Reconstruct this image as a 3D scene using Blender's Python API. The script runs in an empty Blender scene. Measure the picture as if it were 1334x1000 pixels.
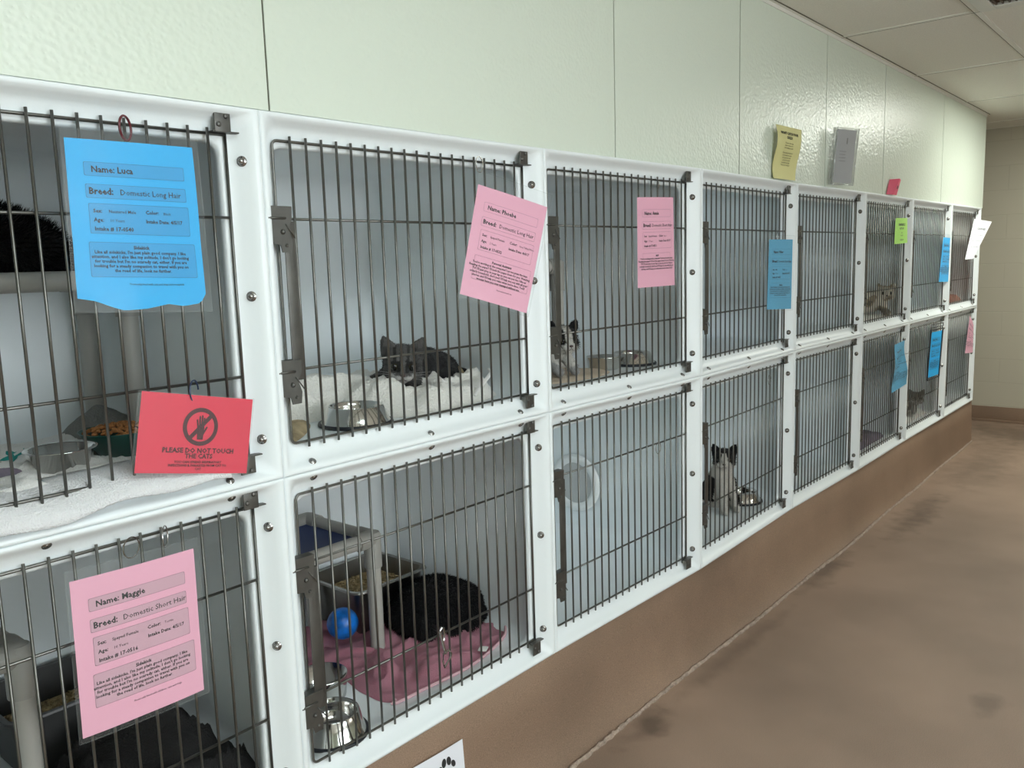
import bpy, bmesh, math, random
from mathutils import Vector, Matrix, noise
S = bpy.context.scene
C = bpy.data.collections.new('scene'); S.collection.children.link(C)
PI = math.pi
R = random.Random(7)

# ------------------------------------------------------------------ materials
def mat(name, col, rough=.5, metal=0., bump=0., bscale=200., var=0., vscale=8., spec=.5, coat=0., sheen=0., attr=None, alpha=1., emit=None):
    m = bpy.data.materials.new(name); m.use_nodes = True
    nt = m.node_tree; n = nt.nodes; l = nt.links
    b = n['Principled BSDF']
    b.inputs['Base Color'].default_value = (*col, 1); b.inputs['Roughness'].default_value = rough
    b.inputs['Metallic'].default_value = metal; b.inputs['Specular IOR Level'].default_value = spec
    b.inputs['Coat Weight'].default_value = coat; b.inputs['Sheen Weight'].default_value = sheen
    b.inputs['Alpha'].default_value = alpha
    tc = n.new('ShaderNodeTexCoord')
    if attr:
        a = n.new('ShaderNodeAttribute'); a.attribute_name = attr; l.new(a.outputs['Color'], b.inputs['Base Color'])
    elif var:
        t = n.new('ShaderNodeTexNoise'); t.inputs['Scale'].default_value = vscale; t.inputs['Detail'].default_value = 5
        l.new(tc.outputs['Object'], t.inputs['Vector'])
        r = n.new('ShaderNodeMapRange'); r.inputs['From Min'].default_value = .3; r.inputs['From Max'].default_value = .7
        r.inputs['To Min'].default_value = 1 - var; r.inputs['To Max'].default_value = 1 + var
        l.new(t.outputs['Fac'], r.inputs['Value'])
        x = n.new('ShaderNodeVectorMath'); x.operation = 'SCALE'; x.inputs[0].default_value = col
        l.new(r.outputs[0], x.inputs['Scale']); l.new(x.outputs[0], b.inputs['Base Color'])
    if bump:
        t2 = n.new('ShaderNodeTexNoise'); t2.inputs['Scale'].default_value = bscale; t2.inputs['Detail'].default_value = 3
        l.new(tc.outputs['Object'], t2.inputs['Vector'])
        bp = n.new('ShaderNodeBump'); bp.inputs['Strength'].default_value = bump; bp.inputs['Distance'].default_value = .01
        l.new(t2.outputs['Fac'], bp.inputs['Height']); l.new(bp.outputs[0], b.inputs['Normal'])
    if emit:
        b.inputs['Emission Color'].default_value = (*emit[0], 1); b.inputs['Emission Strength'].default_value = emit[1]
    return m
def clear(name, tint=(1, 1, 1), gloss=.10, rough=.08, milk=.06):
    m = bpy.data.materials.new(name); m.use_nodes = True; nt = m.node_tree; n = nt.nodes; l = nt.links
    n.remove(n['Principled BSDF'])
    tr = n.new('ShaderNodeBsdfTransparent'); tr.inputs[0].default_value = (*tint, 1)
    gl = n.new('ShaderNodeBsdfGlossy'); gl.inputs['Roughness'].default_value = rough
    df = n.new('ShaderNodeBsdfDiffuse'); df.inputs[0].default_value = (.9, .93, .93, 1)
    m1 = n.new('ShaderNodeMixShader'); m1.inputs[0].default_value = milk
    m2 = n.new('ShaderNodeMixShader'); m2.inputs[0].default_value = gloss
    l.new(tr.outputs[0], m1.inputs[1]); l.new(df.outputs[0], m1.inputs[2])
    l.new(m1.outputs[0], m2.inputs[1]); l.new(gl.outputs[0], m2.inputs[2])
    l.new(m2.outputs[0], n['Material Output'].inputs['Surface'])
    return m
M = {}
M['plastic'] = mat('cage_plastic', (.80, .85, .87), .38, spec=.45, bump=.04, bscale=60)
M['steel'] = mat('brushed_steel', (.13, .128, .12), .45, .85, bump=.05, bscale=300, var=.12, vscale=30)
M['rod'] = mat('wire_rod', (.17, .168, .155), .36, .95)
M['bolt'] = mat('bolt_steel', (.36, .35, .34), .22, 1.)
M['bowl'] = mat('polished_steel', (.66, .66, .64), .13, 1.)
M['rubber'] = mat('black_rubber', (.012, .014, .02), .5)
M['pvc'] = mat('grey_pvc', (.40, .39, .36), .45)
M['pvcf'] = mat('grey_pvc_fitting', (.33, .325, .30), .45)
M['bluefab'] = mat('navy_vinyl', (.018, .04, .15), .55, bump=.15, bscale=900)
M['greyfab'] = mat('grey_vinyl', (.20, .19, .19), .6, bump=.15, bscale=900)
M['towel_pink'] = mat('pink_terry', (.56, .19, .27), .95, bump=.9, bscale=420, sheen=.3, var=.10, vscale=14)
M['white_cloth'] = mat('white_cloth', (.80, .79, .77), .9, bump=.4, bscale=300, sheen=.2)
M['white_rib'] = mat('white_ribbed_terry', (.82, .82, .84), .95, bump=.7, bscale=260, sheen=.2)
M['plush'] = mat('cream_plush', (.80, .79, .74), .95, bump=.8, bscale=160, sheen=.4, var=.05, vscale=10)
M['tan_fab'] = mat('tan_print', (.42, .33, .20), .9, bump=.4, bscale=200, var=.35, vscale=26)
M['purple_cloth'] = mat('dusky_purple_cloth', (.20, .17, .22), .9, bump=.4, bscale=260, var=.2)
M['teal'] = mat('teal_print', (.02, .30, .27), .85)
M['greyplush'] = mat('grey_fleece', (.20, .20, .19), .95, bump=.5, bscale=200)
M['dark_blanket'] = mat('dark_blanket', (.012, .011, .011), .92, bump=.8, bscale=200)
M['litter'] = mat('litter', (.46, .35, .19), .9, bump=.5, bscale=300, var=.3, vscale=90)
M['kibble'] = mat('kibble', (.30, .12, .035), .85, var=.35, vscale=60)
M['darkpan'] = mat('charcoal_plastic', (.045, .045, .045), .4)
M['greenbowl'] = mat('dark_green_plastic', (.008, .07, .055), .35)
M['ball'] = mat('blue_swirl_ball', (.01, .17, .62), .3, var=.7, vscale=18)
M['ink'] = mat('black_ink', (.02, .02, .022), .7)
M['redink'] = mat('dark_red_ink', (.07, .015, .02), .7)
M['fur'] = mat('fur', (.1, .1, .1), .85, attr='Col', bump=.5, bscale=350, spec=.2, sheen=.12)
M['furblade'] = mat('fur_hair', (.1, .1, .1), .7, attr='Col', spec=.15)
M['eye'] = mat('cat_eye', (.035, .032, .018), .06, spec=.8)
M['pupil'] = mat('cat_pupil', (.004, .004, .004), .05)
M['nose'] = mat('cat_nose', (.06, .035, .035), .4)
M['sleeve'] = clear('clear_laminate', (.98, .99, .99), .014, .28, .04)
M['holder'] = clear('clear_acrylic', (.86, .87, .86), .14, .08, .20)
M['disc'] = mat('frosted_white_disc', (.86, .88, .88), .3)
M['discin'] = mat('frosted_grey_disc', (.50, .51, .51), .35)
def paper(n, c): M[n] = mat(n, c, .62, bump=.03, bscale=30, spec=.3)
paper('p_blue', (.025, .42, .85)); paper('p_pink', (.80, .40, .53)); paper('p_red', (.70, .045, .085)); paper('p_yellow', (.66, .63, .30))
paper('p_green', (.45, .80, .16)); paper('p_white', (.80, .82, .88)); paper('p_skyblue', (.10, .38, .60))
paper('b_blue', (.035, .34, .70)); paper('b_pink', (.60, .36, .44)); paper('p_lilac', (.50, .50, .55)); paper('p_deeppink', (.74, .12, .20))

# ------------------------------------------------------------------ object helpers
def link(o, parent=None):
    C.objects.link(o)
    if parent is not None: o.parent = parent
    return o
def tag(o, label=None, cat=None, group=None, kind=None):
    if label: o['label'] = label
    if cat: o['category'] = cat
    if group: o['group'] = group
    if kind: o['kind'] = kind
    return o
def thing(name, label, cat, loc=(0, 0, 0), rz=0, group=None):
    o = link(bpy.data.objects.new(name, None)); o.location = loc; o.rotation_euler = (0, 0, rz); o.empty_display_size = .05
    return tag(o, label, cat, group)
class MB:
    def __init__(s): s.v = []; s.f = []; s.mi = []; s.cur = 0; s.sm = []
    def add(s, vs, fs, smooth=True):
        b = len(s.v); s.v += [tuple(v) for v in vs]
        for f in fs: s.f.append(tuple(i + b for i in f)); s.mi.append(s.cur); s.sm.append(smooth)
    def box(s, x0, x1, y0, y1, z0, z1, bev=0., T=None):
        if bev > 0:
            bm = bmesh.new(); bmesh.ops.create_cube(bm, size=1)
            for v in bm.verts: v.co = Vector(((x0 + x1) / 2 + v.co.x * (x1 - x0), (y0 + y1) / 2 + v.co.y * (y1 - y0), (z0 + z1) / 2 + v.co.z * (z1 - z0)))
            bmesh.ops.bevel(bm, geom=bm.edges[:], offset=bev, segments=2, profile=.6, affect='EDGES')
            bm.verts.index_update(); vs = [v.co.copy() for v in bm.verts]; fs = [[v.index for v in f.verts] for f in bm.faces]; bm.free()
        else:
            vs = [Vector(p) for p in ((x0, y0, z0), (x1, y0, z0), (x1, y1, z0), (x0, y1, z0), (x0, y0, z1), (x1, y0, z1), (x1, y1, z1), (x0, y1, z1))]
            fs = [(0, 3, 2, 1), (4, 5, 6, 7), (0, 1, 5, 4), (1, 2, 6, 5), (2, 3, 7, 6), (3, 0, 4, 7)]
        if T: vs = [T @ v for v in vs]
        s.add(vs, fs, bev > 0)
    def tube(s, pts, r, n=8, caps=True, closed=False):
        P = [Vector(p) for p in pts]; rs = r if isinstance(r, (list, tuple)) else [r] * len(P)
        vs = []; up = None
        for i, p in enumerate(P):
            if closed: t = (P[(i + 1) % len(P)] - P[i - 1]).normalized()
            else: t = ((P[min(i + 1, len(P) - 1)] - P[max(i - 1, 0)])).normalized()
            if up is None:
                a = Vector((0, 0, 1)) if abs(t.z) < .9 else Vector((1, 0, 0)); up = (a - t * a.dot(t)).normalized()
            else: up = (up - t * up.dot(t)).normalized()
            w = t.cross(up)
            for k in range(n):
                a = 2 * PI * k / n; vs.append(p + (up * math.cos(a) + w * math.sin(a)) * rs[i])
        m = len(P); fs = []
        for i in range(m if closed else m - 1):
            j = (i + 1) % m
            for k in range(n): fs.append((i * n + k, i * n + (k + 1) % n, j * n + (k + 1) % n, j * n + k))
        if caps and not closed: fs.append(tuple(range(n))[::-1]); fs.append(tuple((m - 1) * n + k for k in range(n)))
        s.add(vs, fs)
    def lathe(s, prof, n=40, T=None):
        vs = []; fs = []
        for (r, z) in prof:
            for k in range(n):
                a = 2 * PI * k / n; vs.append(Vector((r * math.cos(a), r * math.sin(a), z)))
        for i in range(len(prof) - 1):
            for k in range(n): fs.append((i * n + k, i * n + (k + 1) % n, (i + 1) * n + (k + 1) % n, (i + 1) * n + k))
        if T: vs = [T @ v for v in vs]
        s.add(vs, fs)
    def sphere(s, c, r, n=12, T=None):
        rr = r if isinstance(r, (list, tuple)) else (r, r, r); vs = []; fs = []
        for i in range(n + 1):
            a = PI * i / n
            for k in range(2 * n):
                b = PI * k / n; v = Vector((c[0] + rr[0] * math.sin(a) * math.cos(b), c[1] + rr[1] * math.sin(a) * math.sin(b), c[2] + rr[2] * math.cos(a)))
                vs.append(T @ v if T else v)
        for i in range(n):
            for k in range(2 * n): fs.append((i * 2 * n + k, (i + 1) * 2 * n + k, (i + 1) * 2 * n + (k + 1) % (2 * n), i * 2 * n + (k + 1) % (2 * n)))
        s.add(vs, fs)
    def prism(s, poly, h, T=None):     # polygon in xy, extruded 0..h in z
        n = len(poly); vs = [Vector((p[0], p[1], 0)) for p in poly] + [Vector((p[0], p[1], h)) for p in poly]
        fs = [tuple(range(n))[::-1], tuple(range(n, 2 * n))] + [(i, (i + 1) % n, n + (i + 1) % n, n + i) for i in range(n)]
        if T: vs = [T @ v for v in vs]
        s.add(vs, fs, False)
    def mesh(s, name, mats):
        me = bpy.data.meshes.new(name); me.from_pydata(s.v, [], s.f); me.validate(clean_customdata=False)
        for m in (mats if isinstance(mats, (list, tuple)) else [mats]): me.materials.append(m)
        if len(me.polygons) == len(s.f):
            me.polygons.foreach_set('material_index', s.mi); me.polygons.foreach_set('use_smooth', s.sm)
        me.update()
        if getattr(s,'fixn',False):
            bm = bmesh.new(); bm.from_mesh(me); bmesh.ops.recalc_face_normals(bm, faces=bm.faces[:]); bm.to_mesh(me); bm.free()
        return me
    def build(s, name, mats, parent=None, sharp=True):
        me = s.mesh(name, mats)
        if sharp: me.set_sharp_from_angle(angle=math.radians(40))
        return link(bpy.data.objects.new(name, me), parent)
def struct(name, mb, m, **k):
    o = mb.build(name, m); o['kind'] = 'structure'
    return o

# ------------------------------------------------------------------ layout numbers (metres)
XS = [-.917, 0, .917, 1.812, 2.764, 3.673, 4.572, 5.503, 6.403]
YS = [.011, .011, .007, -.016, .008, -.002, .003, -.002, -.001]
Z0, ZM, ZT = .338, 1.085, 1.838
CEIL = 2.545
WALLY = .010

# ------------------------------------------------------------------ setting materials
def wall_mat():
    m = mat('wall_panel', (.67, .735, .645), .30, spec=.5); nt = m.node_tree; n = nt.nodes; l = nt.links; b = n['Principled BSDF']
    tc = [x for x in n if x.type == 'TEX_COORD'][0]
    v = n.new('ShaderNodeTexVoronoi'); v.inputs['Scale'].default_value = 95; v.feature = 'SMOOTH_F1'
    l.new(tc.outputs['Object'], v.inputs['Vector'])
    t = n.new('ShaderNodeTexNoise'); t.inputs['Scale'].default_value = 40; l.new(tc.outputs['Object'], t.inputs['Vector'])
    ad = n.new('ShaderNodeMath'); ad.operation = 'ADD'; l.new(v.outputs['Distance'], ad.inputs[0]); l.new(t.outputs['Fac'], ad.inputs[1])
    bp = n.new('ShaderNodeBump'); bp.inputs['Strength'].default_value = .26; bp.inputs['Distance'].default_value = .006
    l.new(ad.outputs[0], bp.inputs['Height']); l.new(bp.outputs[0], b.inputs['Normal'])
    return m
M['wall'] = wall_mat()
def epoxy(name, col, stains):
    m = mat(name, col, .55, spec=.35); nt = m.node_tree; n = nt.nodes; l = nt.links; b = n['Principled BSDF']
    tc = [x for x in n if x.type == 'TEX_COORD'][0]
    def nz(sc, det, lo, hi, a, c):
        t = n.new('ShaderNodeTexNoise'); t.inputs['Scale'].default_value = sc; t.inputs['Detail'].default_value = det
        l.new(tc.outputs['Object'], t.inputs['Vector'])
        r = n.new('ShaderNodeMapRange'); r.inputs['From Min'].default_value = lo; r.inputs['From Max'].default_value = hi
        r.inputs['To Min'].default_value = a; r.inputs['To Max'].default_value = c; l.new(t.outputs['Fac'], r.inputs['Value']); return r.outputs[0], t
    f1, t1 = nz(420, 2, .25, .75, .72, 1.28)
    f2, t2 = nz(1.6, 6, .35, .7, 1.10, .80)
    mu = n.new('ShaderNodeMath'); mu.operation = 'MULTIPLY'; l.new(f1, mu.inputs[0]); l.new(f2, mu.inputs[1]); out = mu.outputs[0]
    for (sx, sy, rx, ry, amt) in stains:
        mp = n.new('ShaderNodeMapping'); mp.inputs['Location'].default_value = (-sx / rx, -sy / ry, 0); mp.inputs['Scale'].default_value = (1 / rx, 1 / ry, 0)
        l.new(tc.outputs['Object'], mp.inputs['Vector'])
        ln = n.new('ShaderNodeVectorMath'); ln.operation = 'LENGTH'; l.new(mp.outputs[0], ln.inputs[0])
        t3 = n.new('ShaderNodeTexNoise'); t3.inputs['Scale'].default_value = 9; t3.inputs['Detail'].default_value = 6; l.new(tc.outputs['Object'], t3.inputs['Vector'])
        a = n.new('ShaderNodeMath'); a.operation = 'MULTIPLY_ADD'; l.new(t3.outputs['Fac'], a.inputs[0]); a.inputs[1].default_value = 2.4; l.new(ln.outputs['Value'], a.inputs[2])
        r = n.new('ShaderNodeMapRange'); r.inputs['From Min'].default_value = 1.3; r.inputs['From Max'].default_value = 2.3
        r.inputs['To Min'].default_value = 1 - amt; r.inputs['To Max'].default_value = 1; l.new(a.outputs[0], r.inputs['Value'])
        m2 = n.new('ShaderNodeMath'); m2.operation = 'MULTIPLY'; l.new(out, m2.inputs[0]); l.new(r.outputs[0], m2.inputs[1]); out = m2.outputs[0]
    sc = n.new('ShaderNodeVectorMath'); sc.operation = 'SCALE'; sc.inputs[0].default_value = col; l.new(out, sc.inputs['Scale']); l.new(sc.outputs[0], b.inputs['Base Color'])
    bp = n.new('ShaderNodeBump'); bp.inputs['Strength'].default_value = .35; bp.inputs['Distance'].default_value = .002
    l.new(t1.outputs['Fac'], bp.inputs['Height']); l.new(bp.outputs[0], b.inputs['Normal'])
    return m
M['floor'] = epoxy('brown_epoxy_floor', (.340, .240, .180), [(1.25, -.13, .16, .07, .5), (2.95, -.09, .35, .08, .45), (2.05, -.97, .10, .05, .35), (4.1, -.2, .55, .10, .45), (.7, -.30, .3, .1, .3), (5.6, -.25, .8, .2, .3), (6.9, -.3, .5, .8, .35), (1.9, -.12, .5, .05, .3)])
M['plinth'] = epoxy('brown_epoxy_plinth', (.270, .180, .125), [(1.9, 0, .5, 3, .12)])
M['seam'] = mat('rough_epoxy_seam', (.40, .31, .25), .7, bump=.8, bscale=160, var=.25, vscale=60)
M['ceil'] = mat('ceiling_tile', (.78, .76, .70), .9, bump=.35, bscale=220, var=.05, vscale=160)
M['tbar'] = mat('ceiling_grid', (.74, .73, .68), .5)
M['joint'] = mat('dark_joint', (.10, .10, .07), .8)
M['dark'] = mat('vent_dark_brown', (.10, .075, .055), .8)  # dark brown of the vent slats and backing
M['ventwhite'] = mat('vent_enamel', (.66, .66, .62), .45)
def block_mat():
    m = mat('painted_block', (.50, .44, .33), .55); nt = m.node_tree; n = nt.nodes; l = nt.links; b = n['Principled BSDF']
    tc = [x for x in n if x.type == 'TEX_COORD'][0]
    mp = n.new('ShaderNodeMapping'); mp.vector_type = 'POINT'; mp.inputs['Rotation'].default_value = (0, 0, 0)
    sp = n.new('ShaderNodeSeparateXYZ'); cb = n.new('ShaderNodeCombineXYZ')
    l.new(tc.outputs['Object'], sp.inputs[0]); l.new(sp.outputs['Y'], cb.inputs['X'])
    ad = n.new('ShaderNodeMath'); ad.operation = 'ADD'; ad.inputs[1].default_value = -.142 + .2085 * 20; l.new(sp.outputs['Z'], ad.inputs[0]); l.new(ad.outputs[0], cb.inputs['Y'])
    br = n.new('ShaderNodeTexBrick'); br.inputs['Scale'].default_value = 1; br.inputs['Brick Width'].default_value = .417; br.inputs['Row Height'].default_value = .2085
    br.inputs['Mortar Size'].default_value = .004; br.inputs['Mortar Smooth'].default_value = .6
    br.inputs['Color1'].default_value = (.50, .465, .375, 1); br.inputs['Color2'].default_value = (.493, .458, .369, 1); br.inputs['Mortar'].default_value = (.455, .42, .335, 1)
    l.new(cb.outputs[0], br.inputs['Vector']); l.new(br.outputs['Color'], b.inputs['Base Color'])
    bp = n.new('ShaderNodeBump'); bp.inputs['Strength'].default_value = .35; bp.inputs['Distance'].default_value = .004; bp.invert = True
    l.new(br.outputs['Fac'], bp.inputs['Height']); l.new(bp.outputs[0], b.inputs['Normal'])
    return m
M['block'] = block_mat()

# ------------------------------------------------------------------ the room
XW = 6.50; XE = 7.41; YB = -4.6; XB = -3.2
b = MB(); b.box(XB, XE + .1, YB, 2.4, -.1, 0); struct('floor', b, M['floor'])
b = MB(); b.box(XB, XE + .1, YB, 2.4, CEIL, CEIL + .1); struct('ceiling', b, M['ceil'])
# wall above the cages: separate sheets with narrow dark joints between them
b = MB(); b.box(XB, XW, WALLY + .003, 1.0, ZT + .001, CEIL)
b.cur = 1; b.box(XB, XW - .002, WALLY + .002, WALLY + .0035, ZT + .001, CEIL - .001)
b.cur = 0
sm = [XB, -1.20, .026, 1.293, 2.178, 3.105, 3.988, 5.236, XW]
for i in range(8): b.box(sm[i] + .0022 + .0012 * (i > 3), sm[i + 1] - .0022 - .0012 * (i > 2), WALLY, WALLY + .0025, ZT + .0002, CEIL)
struct('wall_left', b, [M['wall'], M['joint']])
b = MB(); b.box(XB, XS[0] - .005, .02, 1.0, Z0, ZT); b.box(XS[8] + .004, XW, .022, 1.0, Z0, ZT); b.box(XS[0] - .004, XS[8] + .003, .80, 1.0, Z0, ZT)
struct('wall_behind_cages', b, M['wall'])
b = MB(); b.box(XE, XE + .1, YB, 2.4, .135, CEIL); struct('wall_end', b, M['block'])
b = MB(); b.box(XB, XE + .1, YB - .1, YB, 0, CEIL); struct('wall_right', b, M['wall'])
# unseen glowing pane added on the opposite wall to light the cage interiors
WX0, WX1, WZ0, WZ1 = -1.5, 1.5, .95, 2.15
b = MB(); b.box(WX0, WX1, YB + .012, YB + .02, WZ0, WZ1); wn = struct('fill_panel_1', b, mat('fill_panel_glow', (.8, .85, .9), .4, emit=((.90, .97, 1.0), 12.5)))
b = MB()
for q in ((WX0 - .06, WX1 + .06, WZ1, WZ1 + .06), (WX0 - .06, WX1 + .06, WZ0 - .06, WZ0), (WX0 - .06, WX0, WZ0, WZ1), (WX1, WX1 + .06, WZ0, WZ1), (-.02, .02, WZ0, WZ1)): b.box(q[0], q[1], YB, YB + .04, q[2], q[3], .004)
b.build('fill_panel_frame', M['ventwhite'], wn)
b = MB(); b.box(XB - .1, XB, YB, 2.4, 0, CEIL); struct('wall_back', b, M['wall'])
b = MB(); b.box(XB, XE, 2.4, 2.5, 0, CEIL); struct('wall_far_left', b, M['wall'])
b = MB(); b.box(XE - .012, XE + .1, YB, 2.4, .02, .135, .004); b.box(XE - .03, XE + .1, YB, 2.4, 0, .02, .006); struct('baseboard_end', b, M['plinth'])
# brown plinth with a coved foot
prof = [(.80, Z0 - .001), (.012, Z0 - .001), (.008, Z0 - .006), (.004, .22), (-.002, .12), (-.012, .06), (-.030, .022), (-.052, .006), (-.060, .0005), (.80, .0005)]
b = MB(); n = len(prof); vs = []
X2 = 6.425
NX = 60
for i in range(NX + 1):
    x = XB + (X2 - XB) * i / NX
    kk = 1 - .9 * min(1, max(0, (x - 3.2) / 3.0))
    for (y, z) in prof: vs.append((x, y if y > 0 else y * kk, z))
fs = []
for i in range(NX):
    for k in range(n): fs.append((i * n + k, i * n + (k + 1) % n, (i + 1) * n + (k + 1) % n, (i + 1) * n + k))
fs.append(tuple(range(n))[::-1]); fs.append(tuple(NX * n + k for k in range(n)))
b.add(vs, fs); struct('wall_plinth', b, M['plinth'])
b = MB(); pts = []; rs = []
x = XB
while x < X2:
    pts.append((x, -.062 * (1 - .9 * min(1, max(0, (x - 3.2) / 3.0))) + .004 * math.sin(x * 5) + R.uniform(-.0025, .0025), .001 + R.uniform(-.001, .001))); rs.append(R.uniform(.006, .011)); x += .02
b.tube(pts, rs, 6); struct('trim_1', b, M['seam'])
# wall angle and ceiling grid
b = MB(); b.box(XB, XW, WALLY - .02, WALLY - .001, CEIL - .003, CEIL + .001); b.box(XB, XW, WALLY - .004, WALLY - .0005, CEIL - .018, CEIL - .001)
b.box(XE - .02, XE - .001, YB, 2.4, CEIL - .003, CEIL + .001)
y = -.578
while y > YB: b.box(XB, XE, y - .012, y + .012, CEIL - .003, CEIL + .001); y -= .62
x = 3.26 - 1.24 * 5
while x < XE: b.box(x - .012, x + .012, YB, 2.4, CEIL - .0032, CEIL + .001); x += 1.24
struct('trim_2', b, M['tbar'])
b = MB(); y = -.578
while y > YB: b.box(XB, XE, y + .012, y + .0145, CEIL - .0034, CEIL + .001); y -= .62
x = 3.26 - 1.24 * 5
while x < XE: b.box(x + .012, x + .0155, YB, WALLY, CEIL - .0036, CEIL + .001); x += 1.24
b.box(XB, XW, WALLY - .022, WALLY - .0195, CEIL - .0034, CEIL + .001)
struct('trim_3', b, M['joint'])
# ceiling vent
v = thing('ceiling_vent', 'square ceiling return vent with white frame and brown slats', 'vent', (2.93, -.90, CEIL - .004))
b = MB()
for (a0, a1, c0, c1) in ((-.30, .30, .24, .30), (-.30, .30, -.30, -.24), (-.30, -.24, -.24, .24), (.24, .30, -.24, .24)): b.box(a0, a1, c0, c1, -.014, .003, .003)
b.build('frame', M['ventwhite'], v)
b = MB(); b.box(-.245, .245, -.245, .245, .0005, .003); b.build('backing', M['dark'], v)
b = MB()
for i in range(20): b.box(-.24, .24, -.24 + i * .0245, -.234 + i * .0245, -.009, .0)
b.build('slats', M['dark'], v)

# ceiling lights: troffers with luminous diffusers, one of them an added fill
def troffer(name, x, y, lx, ly, power, col, label):
    t = thing('ceiling_light', label, 'light', (x, y, CEIL - .004))
    b = MB(); w = .03
    b.box(-lx / 2, lx / 2, ly / 2 - w, ly / 2, -.012, .003, .003); b.box(-lx / 2, lx / 2, -ly / 2, -ly / 2 + w, -.012, .003, .003)
    b.box(-lx / 2, -lx / 2 + w, -ly / 2 + w, ly / 2 - w, -.012, .003, .003); b.box(lx / 2 - w, lx / 2, -ly / 2 + w, ly / 2 - w, -.012, .003, .003)
    b.build('frame', M['ventwhite'], t)
    b = MB(); b.box(-lx / 2 + w, lx / 2 - w, -ly / 2 + w, ly / 2 - w, -.006, .001)
    m = mat('diffuser_' + name, (.9, .9, .9), .5, emit=(col, power)); b.build('diffuser', m, t)
LIGHTS = [('a', -.46 + .01, -1.51, 1.2, .6, 13, (.84, .98, 1.0), 'cool white ceiling light above the viewer'),
          ('b', 5.12 + .6, -.88, 1.2, .56, 30, (.97, 1.0, .90), 'ceiling light over the far end of the aisle'),
          ('c', .79, -3.4, 1.2, .6, 12, (.82, .95, 1.0), 'cool white ceiling light deep in the room opposite the cages'),  # unseen light added to brighten the insides of the cages
          ('e', 3.27, -3.4, 1.2, .6, 5, (1.0, .97, .9), 'warmer ceiling light on the opposite side of the aisle')]
for a in LIGHTS: troffer(*a)

# ------------------------------------------------------------------ cages
def rrect(x0, x1, z0, z1, r, y, n=6):
    out = []
    for (cx, cz, a0) in ((x1 - r, z1 - r, 0), (x0 + r, z1 - r, 90), (x0 + r, z0 + r, 180), (x1 - r, z0 + r, 270)):
        for k in range(n + 1):
            a = math.radians(a0 + 90 * k / n); out.append((cx + r * math.cos(a), y, cz + r * math.sin(a)))
    return out
DL, DR, DT, DB = .045, .062, .052, .062
def cage_mesh(w, h, top):
    b = MB(); b.fixn = True; e = .0003
    t1 = .0
    rings = [rrect(e, w - e, e, h - e, .001, .06), rrect(e, w - e, e, h - e, .001, .001), rrect(.0014, w - .0014, .0014, h - .0014, .002, -.0022),
             rrect(.008, w - .009, .007, h - .006, .008, -.003), rrect(.014, w - .016, .012, h - .0105, .012, -.000),
             rrect(.020, w - .026, .017, h - .0165, .022, .009), rrect(.027, w - .040, .025, h - .0235, .026, .0215), rrect(.033, w - .050, .038, h - .032, .028, .0288),
             rrect(.037, w - .056, .046, h - .050, .028, .032), rrect(.044, w - .068, .053, h - .060, .026, .0335), rrect(.048, w - .072, .056, h - .064, .026, .037),
             rrect(.050, w - .073, .055, h - .066, .030, .055), rrect(.040, w - .045, .052, h - .05, .035, .066), rrect(.024, w - .026, .0505, h - .03, .05, .085), rrect(.020, w - .020, .050, h - .022, .05, .12),
             rrect(.018, w - .018, .050, h - .020, .055, .68), rrect(.030, w - .030, .062, h - .032, .055, .725), rrect(.065, w - .065, .10, h - .07, .05, .745)]
    n = len(rings[0]); vs = sum(rings, []); fs = []
    for i in range(len(rings) - 1):
        for k in range(n): fs.append((i * n + k, (i + 1) * n + k, (i + 1) * n + (k + 1) % n, i * n + (k + 1) % n))
    fs.append(tuple((len(rings) - 1) * n + k for k in range(n)))
    b.add(vs, fs)
    # outer skin
    o = rrect(e, w - e, e, h - e, .002, .75); m = len(b.v)
    b.v += o; b.f += [(k, (k + 1) % n, m + (k + 1) % n, m + k) for k in range(n)] + [tuple(range(m, m + n))]; b.mi += [0] * (n + 1); b.sm += [False] * (n + 1)
    return b.mesh('housing', M['plastic'])
def grille_mesh(w, h):
    b = MB(); xl, xr, zb, zt = DL, w - DR, DB, h - DT; y = .027; r = .0031; q = .012
    path = [(xr, y, zt), ((xl + xr) / 2, y, zt), (xl + q, y, zt)]
    for k in range(1, 5):
        a = PI / 2 + PI / 2 * k / 4; path.append((xl + q + q * math.cos(a), y, zt - q + q * math.sin(a)))
    for k in range(0, 5):
        a = PI + PI / 2 * k / 4; path.append((xl + q + q * math.cos(a), y, zb + q + q * math.sin(a)))
    path += [((xl + xr) / 2, y, zb), (xr, y, zb)]
    b.tube(path, r, 8)
    b.tube([(xr, y, zb - .018), (xr, y, zt + .020)], r, 8)
    for f in (.25, .75):
        z = zb + (zt - zb) * f; b.tube([(xl - .018, y, z), (xr, y, z)], r * .95, 8)
    for k in range(1, 20):
        x = xl + (xr - xl) * k / 20; b.tube([(x, y - .0055, zb - .012), (x, y - .0055, zt + .010)], .0029, 8)
    return b.mesh('door', M['rod'])
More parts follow.
